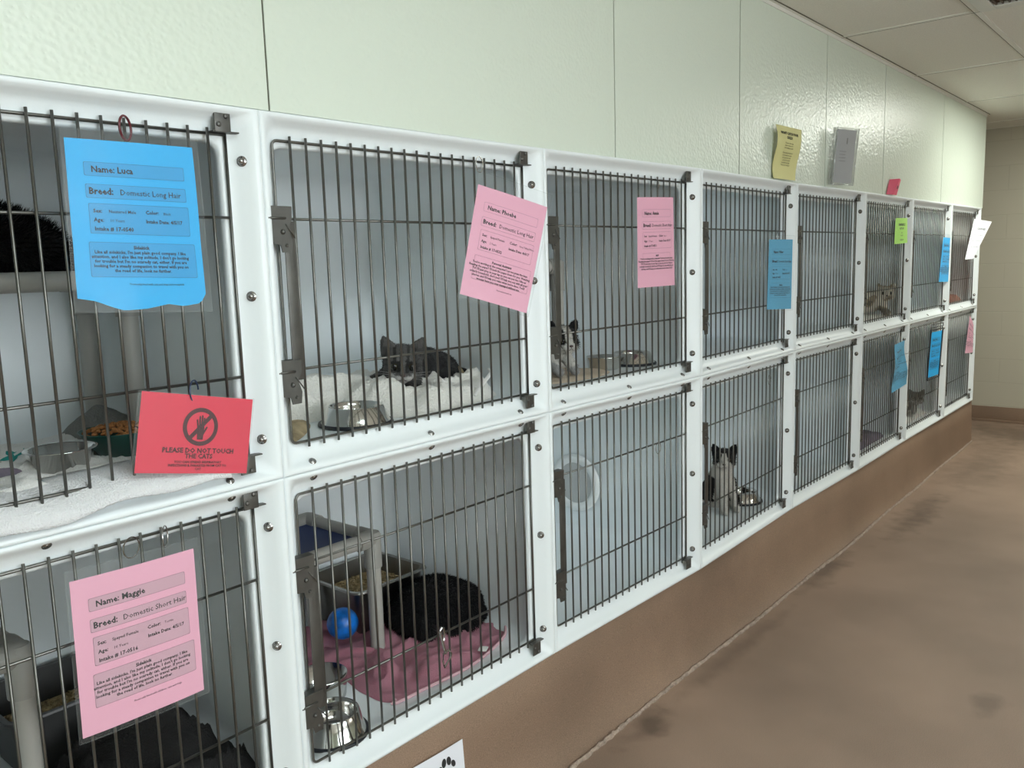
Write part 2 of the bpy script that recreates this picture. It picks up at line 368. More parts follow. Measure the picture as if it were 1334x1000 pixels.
def latch_meshes(w, h):
    xl, zb, zt = DL, DB, h - DT; zu = zb + (zt - zb) * .75; zl = zb + (zt - zb) * .25; out = []
    b = MB(); b.box(xl + .000, xl + .026, .0040, .0070, zl - .02, zu - .006, .001); b.box(xl + .0245, xl + .0275, .0040, .0150, zl - .02, zu - .006, .0008)
    out.append(('latch_bar', b.mesh('latch_bar', M['steel'])))
    for zc in (zu, zl):
        b = MB()
        Tm = Matrix(((1, 0, 0, 0), (0, 0, -1, .0036), (0, 1, 0, 0), (0, 0, 0, 1)))
        b.prism([(xl - .028, zc - .052), (xl - .012, zc - .055), (xl - .008, zc - .070), (xl + .014, zc - .070), (xl + .017, zc - .045), (xl + .008, zc - .020), (xl + .018, zc - .004), (xl + .020, zc + .022), (xl - .028, zc + .024)], .003, Tm)
        b.box(xl - .030, xl - .027, .0008, .0300, zc - .052, zc + .024, .0005)
        b.box(xl - .030, xl + .020, .0008, .0240, zc + .0215, zc + .0245, .0005)
        b.tube([(xl - .040, -.0008, zc), (xl + .002, -.0008, zc)], .0026, 8)
        b.sphere((xl - .006, -.0002, zc - .028), .0055, 8); b.sphere((xl + .002, -.0002, zc - .056), .0038, 8)
        b.tube([(xl + .002, -.001, zc - .012), (xl + .022, -.001, zc - .040)], .0015, 6)
        out.append(('latch_bracket', b.mesh('latch_bracket', M['steel'])))
    for (z, s) in ((zt, 1), (zb, -1)):
        b = MB(); xr = w - DR
        Th = Matrix.Translation((xr - .014, .008, z + s * .002))
        b.box(-.018, .016, -.0016, .0016, min(0, s * .036), max(0, s * .036), .0008, Th)
        b.box(xr - .034, xr + .022, .010, .0275, z + s * .0035 - .0014, z + s * .0035 + .0014, .0005)
        for (bx_, bz_) in ((-.010, .014), (.006, .030)): b.sphere((bx_, -.0025, s * bz_), (.0052, .003, .0052), 8, Th)
        out.append(('hinge', b.mesh('hinge', M['steel'])))
    return out
def bolt_mesh():
    b = MB(); b.tube([(0, 0, 0), (0, 0, .0012)], .0105, 16); b.tube([(0, 0, .0012), (0, 0, .006)], .0068, 6); b.sphere((0, 0, .0055), (.0058, .0058, .0050), 8)
    return b.mesh('bolt', M['bolt'])
BOLT = bolt_mesh()
def fbolt_mesh():
    b = MB(); b.tube([(0, 0, -.0005), (0, 0, .0022)], .0085, 14); b.tube([(0, 0, .0022), (0, 0, .0030)], .0045, 10)
    return b.mesh('floor_bolt', M['bolt'])
FBOLT = fbolt_mesh()
up = ['top row cage at the near left, black cat on a raised cot inside', 'top row cage holding the grey tabby on white bedding', 'top row cage with two steel bowls and a cat half hidden behind its latch',
      'top row cage with the dusty blue sheet overlapping its right post', 'empty top row cage beneath the clear wall holder', 'top row cage with the small lime green card on its door',
      'top row cage with the blue sheet, second from the far end', 'last top row cage, curled white paper on its door']
lo = ['bottom row cage at the near left, dark blanket and litter box inside', 'bottom row cage with the big black cat on a pink towel', 'empty bottom row cage showing a round disc on its side wall',
      'bottom row cage with the black and white cat sitting inside', 'empty bottom row cage right of the black and white cat', 'bottom row cage with the crumpled blue sheet',
      'bottom row cage with the black framed blue sheet', 'last bottom row cage at the far end, pink sheet on its door']
FR = {}     # frames for use below
for c in range(8):
    w = math.hypot(XS[c + 1] - XS[c], YS[c + 1] - YS[c]); rz = math.atan2(YS[c + 1] - YS[c], XS[c + 1] - XS[c])
    for r_ in range(2):
        z = (Z0, ZM)[r_]; h = (ZM - Z0, ZT - ZM)[r_]
        t = thing('cat_cage', (lo, up)[r_][c], 'cage', (XS[c], YS[c], z), rz, 'cat cages')
        link(bpy.data.objects.new('housing', cage_mesh(w, h, r_)), t)
        d = link(bpy.data.objects.new('door', grille_mesh(w, h)), t)
        for (nm, me) in latch_meshes(w, h): link(bpy.data.objects.new(nm, me), d)
        for f in (.117, .51, .865):
            o = link(bpy.data.objects.new('bolt', BOLT), t); o.location = (w - .0350, .0160, h * f); o.rotation_euler = (0, math.radians(-90), math.radians(38))
        for fx in (.09, .485, .87):
            o = link(bpy.data.objects.new('bolt', FBOLT), t)
            if r_: o.location = (w * fx, .0095, .0182); o.rotation_euler = (math.radians(38), 0, 0)
            else: o.location = (w * fx, .0095, h - .0168); o.rotation_euler = (math.radians(128), 0, 0)

# ------------------------------------------------------------------ printed sheets
GL = {}
def glyphs(txt, bold=0., sx=1.):
    k = (txt, bold)
    if k in GL: return GL[k]
    cu = bpy.data.curves.new('t', 'FONT'); cu.body = txt; cu.size = 1; cu.offset = bold; cu.resolution_u = 1; cu.fill_mode = 'FRONT'
    o = bpy.data.objects.new('t', cu); C.objects.link(o); dg = bpy.context.evaluated_depsgraph_get()
    me = bpy.data.meshes.new_from_object(o.evaluated_get(dg))
    vs = [(v.co.x, v.co.y) for v in me.vertices]; fs = [tuple(p.vertices) for p in me.polygons]
    C.objects.unlink(o); bpy.data.objects.remove(o); bpy.data.curves.remove(cu); bpy.data.meshes.remove(me)
    GL[k] = (vs, fs, (max(v[0] for v in vs) if vs else 0)); return GL[k]
class Sheet:
    """a bendy sheet through four corners TL,TR,BR,BL; u across, v down"""
    def __init__(s, corners, bend=lambda u, v: 0., origin=None):
        s.c = [Vector(p) for p in corners]; s.o = Vector(origin if origin else corners[3]); s.bend = bend
        s.n = (s.c[1] - s.c[0]).cross(s.c[3] - s.c[0]).normalized()
        if s.n.y > 0: s.n = -s.n
        s.w = (s.c[1] - s.c[0]).length; s.h = (s.c[3] - s.c[0]).length
    def at(s, u, v, off=0.):
        a = s.c[0].lerp(s.c[1], u); d = s.c[3].lerp(s.c[2], u); return a.lerp(d, v) + s.n * (s.bend(u, v) + off) - s.o
    def grid(s, b, u0, u1, v0, v1, off=0., nu=28, nv=32, bot=None, thick=0.):
        vs = []; fs = []
        for i in range(nu + 1):
            u = u0 + (u1 - u0) * i / nu; vb = bot(u) if bot else v1
            for j in range(nv + 1): vs.append(s.at(u, v0 + (vb - v0) * j / nv, off))
        for i in range(nu):
            for j in range(nv): a = i * (nv + 1) + j; fs.append((a, a + 1, a + nv + 2, a + nv + 1))
        b.add(vs, fs)
        if thick:
            N = len(vs); vs2 = [v - s.n * thick for v in vs]; b.add(vs2, [f[::-1] for f in fs])
    def text(s, b, txt, u, v, size, bold=0., align='L', off=.0011, shear=0.):
        vs, fs, w = glyphs(txt, bold); k = size; ax = s.h / s.w
        x0 = u - (w * k * ax / 2 if align == 'C' else 0)
        b.add([s.at(x0 + x * k * ax, v - y * k, off) for x, y in vs], fs, False)
    def rbox(s, b, u0, u1, v0, v1, r=.012, off=.0005, outline=None, lw=.0022):
        ax = s.h / s.w; P = []
        for (cu_, cv, a0) in ((u1 - r * ax, v1 - r, 0), (u0 + r * ax, v1 - r, 90), (u0 + r * ax, v0 + r, 180), (u1 - r * ax, v0 + r, 270)):
            for k in range(5): a = math.radians(a0 + 22.5 * k); P.append((cu_ + r * ax * math.cos(a), cv + r * math.sin(a)))
        n = len(P)
        if outline is None:
            # strips so it follows the bend
            s.grid(b, u0, u1, v0, v1, off, 20, 8)
        else:
            Q = []
            cu_, cv = (u0 + u1) / 2, (v0 + v1) / 2
            for (a, c_) in P: Q.append((a + (lw * ax if a < cu_ else -lw * ax), c_ + (lw if c_ < cv else -lw)))
            def sub(L):
                o = []
                for i in range(n):
                    p, q = L[i], L[(i + 1) % n]; m = 8 if math.hypot(p[0] - q[0], p[1] - q[1]) > .1 else 1
                    for k in range(m): o.append((p[0] + (q[0] - p[0]) * k / m, p[1] + (q[1] - p[1]) * k / m))
                return o
            A, B = sub(P), sub(Q); m = len(A)
            b.add([s.at(*p, off) for p in A] + [s.at(*p, off) for p in B], [(k, (k + 1) % m, m + (k + 1) % m, m + k) for k in range(m)], False)
def make_sheet(name, corners, pap, label, cat='sign', bend=None, sleeve=(.03, .03, .03, .03), bot=None, boxes=None, boxmat=None, texts=(), ink='ink', group=None, extra=None, torn=None, slvbend=None):
    s = Sheet(corners, bend or (lambda u, v: .003 * math.sin(PI * u)), )
    o = thing(name, label, cat, tuple(s.o), 0, group)
    b = MB(); s.grid(b, 0, 1, 0, 1, bot=bot, thick=.0003); b.build('paper', M[pap], o, sharp=False)
    if boxes:
        b = MB()
        for q in boxes: s.rbox(b, *q)
        b.build('shaded_box', M[boxmat], o, sharp=False)
    b = MB()
    if boxes:
        for q in boxes: s.rbox(b, *q, off=.0007, outline=True, lw=.0013)
    for t in texts: s.text(b, *t[:-1], **t[-1])
    if extra: extra(s, b)
    if b.v: b.build('printing', M[ink], o, sharp=False)
    if sleeve:
        b = MB(); l_, r__, t_, b_ = sleeve; s.grid(b, -l_, 1 + r__, -t_, 1 + b_, off=.0024)
        # raised welded rim
        ring = [s.at(-l_ + (1 + l_ + r__) * k / 10, -t_, .0024) for k in range(11)] + [s.at(1 + r__, -t_ + (1 + t_ + b_) * k / 10, .0024) for k in range(1, 11)] + \
               [s.at(1 + r__ - (1 + l_ + r__) * k / 10, 1 + b_, .0016) for k in range(1, 11)] + [s.at(-l_, 1 + b_ - (1 + t_ + b_) * k / 10, .0024) for k in range(1, 10)]
        b.tube(ring, .0009, 5, closed=True)
        b.build('clear_sleeve', M['sleeve'], o, sharp=False)
    return s, o
def B_(**k): return k
def info(name, breed, sex, color, age, date, intake, title, body, last, u0=.12):
    T = [('Name: ' + name, u0 + .05, .195, .054, B_(bold=.026)),
         ('Breed:', u0 + .02, .328, .056, B_(bold=.030)), (breed, u0 + .245, .328, .050, B_(bold=.004)),
         ('Sex:', u0 + .04, .440, .032, B_(bold=.028)), (sex, u0 + .15, .440, .028, B_(bold=.01)), ('Color:', u0 + .43, .440, .034, B_(bold=.024)), (color, u0 + .575, .440, .024, B_()),
         ('Age:', u0 + .04, .495, .034, B_(bold=.024)), (age, u0 + .155, .495, .026, B_()), ('Intake Date: ' + date, u0 + .43, .495, .032, B_(bold=.024)),
         ('Intake # ' + intake, u0 + .04, .550, .035, B_(bold=.024)), (title, .5, .660,   .031, B_(bold=.03, align='C'))]
    for i, ln in enumerate(body): T.append((ln, .5, .690 + .0285 * i,   .0285, B_(bold=.022, align='C')))
    T.append((last, .60, .885, .018, B_(bold=.004, align='C')))
    bx = [(u0, .90, .135, .218), (u0, .90, .268, .352), (u0 + .01, .91, .385, .568), (u0 - .01, .94, .62, .835)]
    return T, bx
side = ["Like all sidekicks, I'm just plain good company. I like", "attention, and I also like my solitude. I don't go looking", "for trouble but I'm no scaredy cat, either. If you are", "looking for a steady companion to travel with you on", "the road of life, look no further."]
T, bx = info('Luca', 'Domestic Long Hair', 'Neutered Male', 'Black', '10 Years', '4/5/17', '17-0540', 'Sidekick', side, 'Previously lived with cats and dogs and young kids')
def torn(u):
    P = [(0, .97), (.12, .985), (.26, 1.03), (.33, 1.045), (.5, 1.035), (.68, 1.005), (.8, 1.02), (.95, 1.0), (1.0, .94)]
    for (a, va), (c, vc) in zip(P, P[1:]):
        if u <= c: return va + (vc - va) * (u - a) / (c - a)
    return .94
make_sheet('info_sheet', [(-.382, .006, 1.749), (-.152, .006, 1.751), (-.148, .006, 1.462), (-.386, .006, 1.474)], 'p_blue',
           'bright blue cat information sheet with torn bottom edge in a clear sleeve', bend=lambda u, v: .003 * math.sin(PI * u) + .0022 * noise.noise(Vector((u * 3.5, v * 4, 1))), bot=torn, sleeve=(.03, .04, .055, .055), boxes=bx, boxmat='b_blue', texts=T)
T, bx = info('Maggie', 'Domestic Short Hair', 'Spayed Female', 'Tortie', '10 Years', '4/5/17', '17-0516', 'Sidekick', side, 'Previously lived with children, cats and dogs')
make_sheet('info_sheet', [(-.448, .006, .998), (-.217, .006, .993), (-.220, .006, .704), (-.453, .006, .710)], 'p_pink',
           'pink cat information sheet hanging from two rings on the lower left cage', bend=lambda u, v: .004 * math.sin(PI * u) + .001 * noise.noise(Vector((u * 3, v * 3, 5))), sleeve=(.03, .04, .07, .03), boxes=bx, boxmat='b_pink', texts=T)
pers = ["You're working at the computer? Let me press the keys.", "Reading the paper? I'll hold the pages down for you. Watching", "TV? I'll just plop in your lap so you can pet me. I like an", "orderly household, don't you? I'll help you out with all your", "chores, and I'll help you relax when we're done. You'll", "wonder how you ever managed without me."]
T, bx = info('Phoebe', 'Domestic Long Hair', 'Spayed Female', 'Grey Tabby/White', '2 Years', '4/4/17', '17-0532', 'Personal Assistant', pers, 'Previously lived with cats')
make_sheet('info_sheet', [(.637, .003, 1.724), (.856, -.051, 1.669), (.753, -.051, 1.386), (.553, .003, 1.447)], 'p_pink',
           'pink cat information sheet hanging tilted from one corner ring', bend=lambda u, v: .003 * math.sin(PI * u), sleeve=(.03, .03, .12, .03), boxes=bx, boxmat='p_pink', texts=T)
T, bx = info('Annie', 'Domestic Short Hair', 'Spayed Female', 'Black', '5 Years', '4/1/17', '17-0511', 'MVP', pers[:5], '')
T = T[:-1]
make_sheet('info_sheet', [(1.413, .006, 1.722), (1.633, -.003, 1.730), (1.642, -.003, 1.428), (1.412, .006, 1.427)], 'p_pink',
           'pink cat information sheet hanging straight over the cage with two steel bowls', sleeve=(.03, .03, .09, .03), boxes=bx[:3] + [(.13, .87, .62, .80)], boxmat='p_pink', texts=T)
gen = info('', '', '', '', '', '', '', '', side, '')
def small(n, corners, pap, label, **k):
    T, bx = info('Oliver', 'Domestic Short Hair', 'Male', 'Grey', '4 Years', '4/2/17', '17-0527', 'Sidekick', side, '')
    return make_sheet(n, corners, pap, label, texts=T[:-1], boxes=bx, boxmat=k.pop('boxmat', pap), **k)
small('info_sheet', [(2.455, .002, 1.588), (2.673, -.012, 1.588), (2.668, -.012, 1.284), (2.440, .002, 1.294)], 'p_skyblue', 'dusty blue sheet overlapping the right post of an empty top cage', sleeve=(.04, .05, .06, .02))
make_sheet('info_card', [(4.239, .006, 1.715), (4.469, .006, 1.720), (4.487, .006, 1.574), (4.226, .006, 1.565)], 'p_green', 'small lime green card hanging on a far top row door', sleeve=(.03, .03, .30, .05),
           texts=[('I AM FRIENDLY', .5, .30, .13, B_(bold=.02, align='C')), ('BUT SHY', .5, .45, .12, B_(bold=.02, align='C')), ('please', .5, .60, .08, B_(align='C')), ('be gentle', .5, .70, .08, B_(align='C')), ('thank you', .5, .88, .10, B_(bold=.02, align='C'))])
small('info_sheet', [(5.331, .006, 1.610), (5.520, .000, 1.605), (5.480, .000, 1.305), (5.257, .006, 1.312)], 'p_blue', 'bright blue sheet on the top row, second cage from the far end', sleeve=(.04, .04, .07, .02), boxmat='b_blue')
small('info_sheet', [(4.292, .004, .973), (4.440, -.012, .988), (4.506, -.012, .711), (4.263, .004, .685)], 'p_skyblue', 'crumpled pale blue sheet twisted on a far bottom row door', bend=lambda u, v: .012 * math.sin(PI * u * 1.5 + v * 4) * math.sin(PI * v), sleeve=(.05, .08, .1, .02))
def frm(s, b):
    for q in ((-.05, -.05, 1.05, -.05), (1.05, -.05, 1.05, 1.05), (1.05, 1.05, -.05, 1.05), (-.05, 1.05, -.05, -.05)):
        b.tube([s.at(q[0], q[1], .002), s.at(q[2], q[3], .002)], .005, 6)
s_, o_ = small('info_sheet', [(5.093, .000, .982), (5.316, -.013, .980), (5.261, -.013, .683), (5.041, .000, .682)], 'p_blue', 'blue sheet in a thin black frame on the bottom row', sleeve=None, boxmat='b_blue')
b = MB(); frm(s_, b)
for v_ in (-.10, -.17): b.tube([s_.at(-.05, v_, .002), s_.at(1.05, v_, .002)], .003, 6)
for u_ in (-.04, 1.04): b.tube([s_.at(u_, -.18, .002), s_.at(u_, -.05, .002)], .003, 6)
b.build('frame', M['rubber'], o_)
small('info_sheet', [(6.205, .004, 1.021), (6.330, .000, .940), (6.315, -.006, .728), (6.085, .000, .743)], 'p_pink', 'pink sheet on the last bottom row door', sleeve=(.04, .04, .06, .02))
# curled white paper on the last top cage
make_sheet('curled_paper', [(6.186, .0, 1.750), (6.387, -.033, 1.723), (6.057, -.033, 1.454), (5.951, .0, 1.451)], 'p_white', 'white paper curling out from the last top row door', 'paper',
           bend=lambda u, v: .05 * (1 - v) * u * u + .012 * math.sin(PI * u), sleeve=None, texts=[('CLEANED', .3, .25 + .0, .07, B_(bold=.02)), ('mon tue wed thu fri', .2, .40, .04, B_()), ('mon tue wed thu fri', .2, .55, .04, B_()), ('mon tue wed thu fri', .2, .70, .04, B_())])
# notices on the wall ledge
make_sheet('yellow_notice', [(2.490, .003, 2.062), (2.705, -.024, 2.056), (2.690, -.012, 1.842), (2.478, -.004, 1.842)], 'p_yellow', 'wavy yellow notice leaning on the wall above the cages', 'notice',
           bend=lambda u, v: (.014 * math.sin(PI * v * 1.6 + .3) * (1 - .5 * u) + .004) * (1 - v ** 6), sleeve=None,
           texts=[("WON'T CATCH YOUR", .5, .16, .068, B_(bold=.05, align='C')), ('COLD!', .5, .24, .075, B_(bold=.05, align='C'))] +
           [(t, .5, .33 + .045 * i, .036, B_(bold=.01, align='C')) for i, t in enumerate(['The cats in these cages', 'may be sneezing, but it', 'is not catching to people', '', 'Please wash your hands and', 'use the sanitizer between', 'each cage that you visit', 'so that all of our cats', 'stay healthy and happy', 'Thank you for helping us'])  if t])
h_ = thing('brochure_holder', 'clear acrylic leaflet holder fixed to the wall above the cages', 'holder', (3.115, -.002, 1.848))
s = Sheet([(3.159, -.012, 2.119), (3.345, -.050, 2.123), (3.275, -.050, 1.850), (3.115, -.006, 1.852)])
b = MB(); s.grid(b, 0, 1, 0, 1, 0., 4, 4); s.grid(b, 0, 1, .0, 1, .022, 4, 4)
b.tube([s.at(0, 0, .022), s.at(0, 1, .022)], .0025, 6); b.tube([s.at(1, 0, .022), s.at(1, 1, .022)], .0022, 6); b.tube([s.at(0, 1, .022), s.at(1, 1, .022)], .002, 6)
vs = [s.at(0, 0, 0), s.at(0, 1, 0), s.at(0, 1, .022), s.at(0, 0, .022), s.at(1, 0, 0), s.at(1, 1, 0), s.at(1, 1, .022), s.at(1, 0, .022)]
b.add(vs, [(0, 1, 2, 3), (4, 7, 6, 5), (1, 5, 6, 2)]); b.build('case', M['holder'], h_, sharp=False)
s2 = Sheet([s.at(.06, .05, .012) + s.o, s.at(.94, .05, .012) + s.o, s.at(.94, .98, .012) + s.o, s.at(.06, .98, .012) + s.o])
o = thing('leaflets', 'grey white leaflets standing in the clear wall holder', 'leaflet', tuple(s2.o))
b = MB(); s2.grid(b, 0, 1, 0, 1, 0, 4, 4, thick=.006)
q = [s2.at(0, 0), s2.at(1, 0), s2.at(1, 1), s2.at(0, 1)]; q2 = [p - s2.n * .006 for p in q]; b.add(q + q2, [(0, 1, 5, 4), (1, 2, 6, 5), (2, 3, 7, 6), (3, 0, 4, 7)], False)
b.build('paper', M['p_lilac'], o, sharp=False)
b = MB(); s2.text(b, 'i', .52, .26, .16, bold=.05)
for i in range(4): s2.text(b, 'cat adoption', .2, .42 + .06 * i, .045)
b.build('printing', M['ink'], o, sharp=False)
# red folded card on the ledge
o = thing('folded_card', 'small red folded card standing on the ledge above the cages', 'card', (4.031, -.002, 1.842))
for (cn, cr) in (('panel', [(4.093, .004, 1.926), (4.150, -.034, 1.930), (4.110, -.012, 1.841), (4.040, .004, 1.841)]), ('panel', [(4.150, -.034, 1.930), (4.235, -.016, 1.928), (4.190, -.008, 1.841), (4.110, -.012, 1.841)])):
    s = Sheet(cr, origin=(4.031, -.002, 1.842)); b = MB(); s.grid(b, 0, 1, 0, 1, 0, 3, 3, thick=.0008); b.build(cn, M['p_deeppink'], o, sharp=False)
b = MB(); s.text(b, 'no', .25, .60, .40, bold=.03); b.build('printing', M['redink'], o, sharp=False)
# red do-not-touch sign
def hand_pts(s, b):
    cu, cv, r = .52, .40, .245; ax = s.h / s.w; N = 48
    for (ra, rb) in ((r, r - .055),):
        P = [s.at(cu + ra * ax * math.cos(2 * PI * k / N), cv + ra * math.sin(2 * PI * k / N), .0007) for k in range(N)]
        Q = [s.at(cu + rb * ax * math.cos(2 * PI * k / N), cv + rb * math.sin(2 * PI * k / N), .0007) for k in range(N)]
        b.add(P + Q, [(k, (k + 1) % N, N + (k + 1) % N, N + k) for k in range(N)], False)
    def strip(p, q, w0, w1=None, off=.0009, rd=True):
        w1 = w1 or w0; d = Vector((q[0] - p[0], q[1] - p[1])); L = d.length; d /= L; nn = Vector((-d.y, d.x)); pts = []
        pts = [(p[0] + nn.x * w0, p[1] + nn.y * w0), (p[0] - nn.x * w0, p[1] - nn.y * w0)]
        for k in range(9):
            a = -PI / 2 + PI * k / 8; pts.append((q[0] + d.x * w1 * math.cos(a) + nn.x * w1 * math.sin(a), q[1] + d.y * w1 * math.cos(a) + nn.y * w1 * math.sin(a)))
        b.add([s.at(cu + x * ax, cv + y, off) for x, y in pts], [tuple(range(len(pts)))], False)
    strip((-.150, .160), (.150, -.160), .027, off=.0007)
    strip((0, .165), (0, .02), .040, .050)                        # wrist and palm
    for (x0, y0, x1, y1, w) in ((-.034, .03, -.056, -.085, .0125), (-.012, .02, -.020, -.130, .0130), (.012, .02, .014, -.140, .0130), (.034, .03, .044, -.110, .0125), (.035, .09, .085, .005, .0135)):
        strip((x0, y0), (x1, y1), w, w * .85)
make_sheet('warning_sign', [(-.291, .003, 1.311), (-.065, .003, 1.263), (-.092, .003, 1.116), (-.319, .003, 1.164)], 'p_red', 'red warning sign with a barred hand symbol in a sleeve', 'sign',
           bend=lambda u, v: .003 * math.sin(PI * u), sleeve=(.03, .004, .01, .01), ink='redink', extra=hand_pts,
           texts=[('PLEASE DO NOT TOUCH', .525, .735,   .088, B_(bold=.032, align='C')), ('THE CATS', .525, .805,   .084, B_(bold=.032, align='C')), ('YOU CAN SPREAD RESPIRATORY', .525, .868,   .044, B_(bold=.025, align='C')), ('INFECTIONS & PARASITES FROM CAT TO', .525, .912,   .044, B_(bold=.025, align='C')), ('CAT', .525, .956,   .044, B_(bold=.025, align='C'))])
# paw print paper on the plinth
def paw(s, b):
    for (u, v, ru, rv, t) in ((.70, .33, .075, .065, 0), (.595, .235, .036, .050, .35), (.665, .165, .036, .055, .1), (.745, .170, .036, .055, -.2), (.815, .235, .032, .048, -.5)):
        P = []
        for k in range(20):
            a = 2 * PI * k / 20; x = ru * math.cos(a); y = rv * math.sin(a); P.append(s.at(u + (x * math.cos(t) - y * math.sin(t)), v + (x * math.sin(t) + y * math.cos(t)) * s.w / s.h, .0006))
        b.add(P, [tuple(range(20))], False)
make_sheet('paw_notice', [(.262, .004, .272), (.492, .003, .262), (.498, -.004, .050), (.268, -.004, .060)], 'p_white', 'white paper with a black paw print taped to the brown plinth', 'notice', bend=lambda u, v: .004 + .003 * math.sin(PI * u), sleeve=None, extra=paw)

# ------------------------------------------------------------------ rings and clips
def ring(loc, r, rz, rx, mt, label, group=None, wire=.0012, gap=0):
    b = MB(); n = 22; pts = [(r * math.cos(a), 0, r * math.sin(a)) for a in [2 * PI * k / n for k in range(n)]]
    if gap: pts = pts[:-gap]; b.tube(pts, wire, 6)
    else: b.tube(pts, wire, 6, closed=True)
    o = b.build('metal_ring', mt); o.location = loc; o.rotation_euler = (rx, 0, rz); tag(o, label, 'ring', group); return o
M['redring'] = mat('red_plastic_ring', (.12, .012, .02), .3); M['bluering'] = mat('navy_wire', (.02, .04, .10), .3)
ring((-.273, .012, 1.775), .021, math.radians(38), 0, M['redring'], 'dark red ring hooking the blue sheet to the top bar', wire=.0022)
ring((-.186, .010, 1.296), .021, math.radians(40), 0, M['bluering'], 'dark blue hook holding the red warning sign', wire=.0015, gap=5)
ring((-.335, .008, 1.028), .019, math.radians(20), 0, M['bolt'], 'left silver ring above the lower pink sheet')
ring((-.268, .012, 1.030), .020, math.radians(50), 0, M['bolt'], 'right silver ring above the lower pink sheet')
ring((.652, .010, 1.775), .020, math.radians(15), 0, M['bolt'], 'silver ring holding the tilted pink sheet')
ring((1.532, .010, 1.765), .022, math.radians(70), 0, M['bolt'], 'silver ring above the straight pink sheet on the two bowl cage', gap=6)
ring((1.549, .012, .859), .020, math.radians(5), 0, M['bolt'], 'silver ring on the crossbar of the empty lower cage')
ring((2.56, .010, 1.600), .020, math.radians(10), 0, M['bolt'], 'silver ring above the dusty blue sheet')
ring((2.50, .012, .985), .022, math.radians(10), 0, M['bolt'], 'silver ring on the top bar over the black and white cat')
# snap clip
t = thing('snap_clip', 'silver snap hook clipped to the crossbar in front of the black cat', 'clip', (.438, .008, .560))
b = MB(); b.tube([(-.004, 0, .026), (.003, 0, .032), (.012, .002, .027), (.016, .004, .012), (.014, .004, -.004), (.006, .002, -.012)], .0034, 8); b.tube([(-.004, 0, .026), (.004, 0, -.004), (.013, 0, -.038)], .0036, 8); b.build('hook', M['bolt'], t)
b = MB(); b.tube([(.004, -.002, -.040), (.024, -.002, -.036), (.033, -.002, -.048), (.030, -.002, -.058), (.006, -.002, -.078), (.002, -.002, -.062)], .0026, 6, closed=True); b.sphere((.014, 0, -.040), .005, 6); b.build('swivel_loop', M['bolt'], t)

# ------------------------------------------------------------------ cage contents
ZL = Z0 + .0505; ZU = ZM + .0505
def bowl(name, x, y, z, r, h, label, style='plain', group='steel bowls', flare=1.25):
    t = thing(name, label, 'bowl', (x, y, z + .0005), 0, group)
    if style == 'base':   # weighted non-tip bowl
        b = MB(); b.lathe([(0, .010), (r * .62, .008), (r * .80, .012), (r * .87, h * .7), (r * .90, h * .97), (r * .93, h), (r * .97, h * .97), (r * 1.12, h * .35), (r * 1.22, .006)], 44); b.build('shell', M['bowl'], t, sharp=False)
        b = MB(); b.lathe([(0, .002), (r * 1.0, .001), (r * 1.28, 0), (r * 1.30, .003), (r * 1.28, .008), (r * 1.20, .0085)], 44); b.build('rubber_ring', M['rubber'], t, sharp=False)
    elif style == 'rim':
        b = MB(); b.lathe([(0, .0), (r * .68, .0), (r * .74, .003), (r * .90, h * .96), (r * 1.06, h), (r * 1.10, h * .97), (r * 1.09, h * .95), (r * .93, h * .92), (r * .76, .006), (0, .004)], 44); b.build('shell', M['bowl'], t, sharp=False)
    else:
        b = MB(); b.lathe([(0, 0), (r * .82, 0), (r * .92, .005), (r, h * .95), (r * 1.01, h), (r * .985, h), (r * .90, .010), (r * .80, .004), (0, .004)], 44); b.build('shell', M['bowl'], t, sharp=False)
    return t
bowl('food_bowl', .165, .120, ZL, .068, .062, 'shiny steel bowl with black rubber base at the front of the pink towel cage', 'base')
bowl('water_bowl', .262, .285, ZL, .066, .066, 'plain steel bowl behind the rubber based bowl', 'plain')
bowl('food_bowl', .315, .150, ZU, .072, .048, 'steel bowl with flared foot in front of the white bedding', 'base')
bowl('food_bowl', 1.500, .205, ZU, .062, .046, 'plainer left one of two steel bowls in the top cage', 'plain')
bowl('food_bowl', 1.665, .190, ZU, .070, .046, 'right one of two steel bowls, on a black base', 'base')
bowl('food_bowl', 2.600, .185, ZL, .075, .050, 'steel bowl with dark base beside the black and white cat', 'base')
bowl('food_bowl', -.34, .26, ZU, .062, .050, 'steel bowl with a wide rim near the torn blue sheet cage front', 'rim')
t = thing('green_bowl', 'dark green plastic bowl heaped with brown dry food', 'bowl', (-.185, .33, ZU))
b = MB(); b.lathe([(0, 0), (.045, 0), (.050, .002), (.085, .052), (.087, .055), (.084, .055), (.047, .005), (0, .004)], 36); b.build('shell', M['greenbowl'], t, sharp=False)
b = MB()
for i in range(150):
    a = R.uniform(0, 2 * PI); rr = .074 * math.sqrt(R.random()); b.sphere((rr * math.cos(a), rr * math.sin(a), .046 + .018 * (1 - (rr / .08) ** 2) + R.uniform(-.002, .003)), (R.uniform(.005, .007), R.uniform(.005, .007), .004), 4)
tag(b.build('dry_food', M['kibble'], t, sharp=False), kind='stuff')

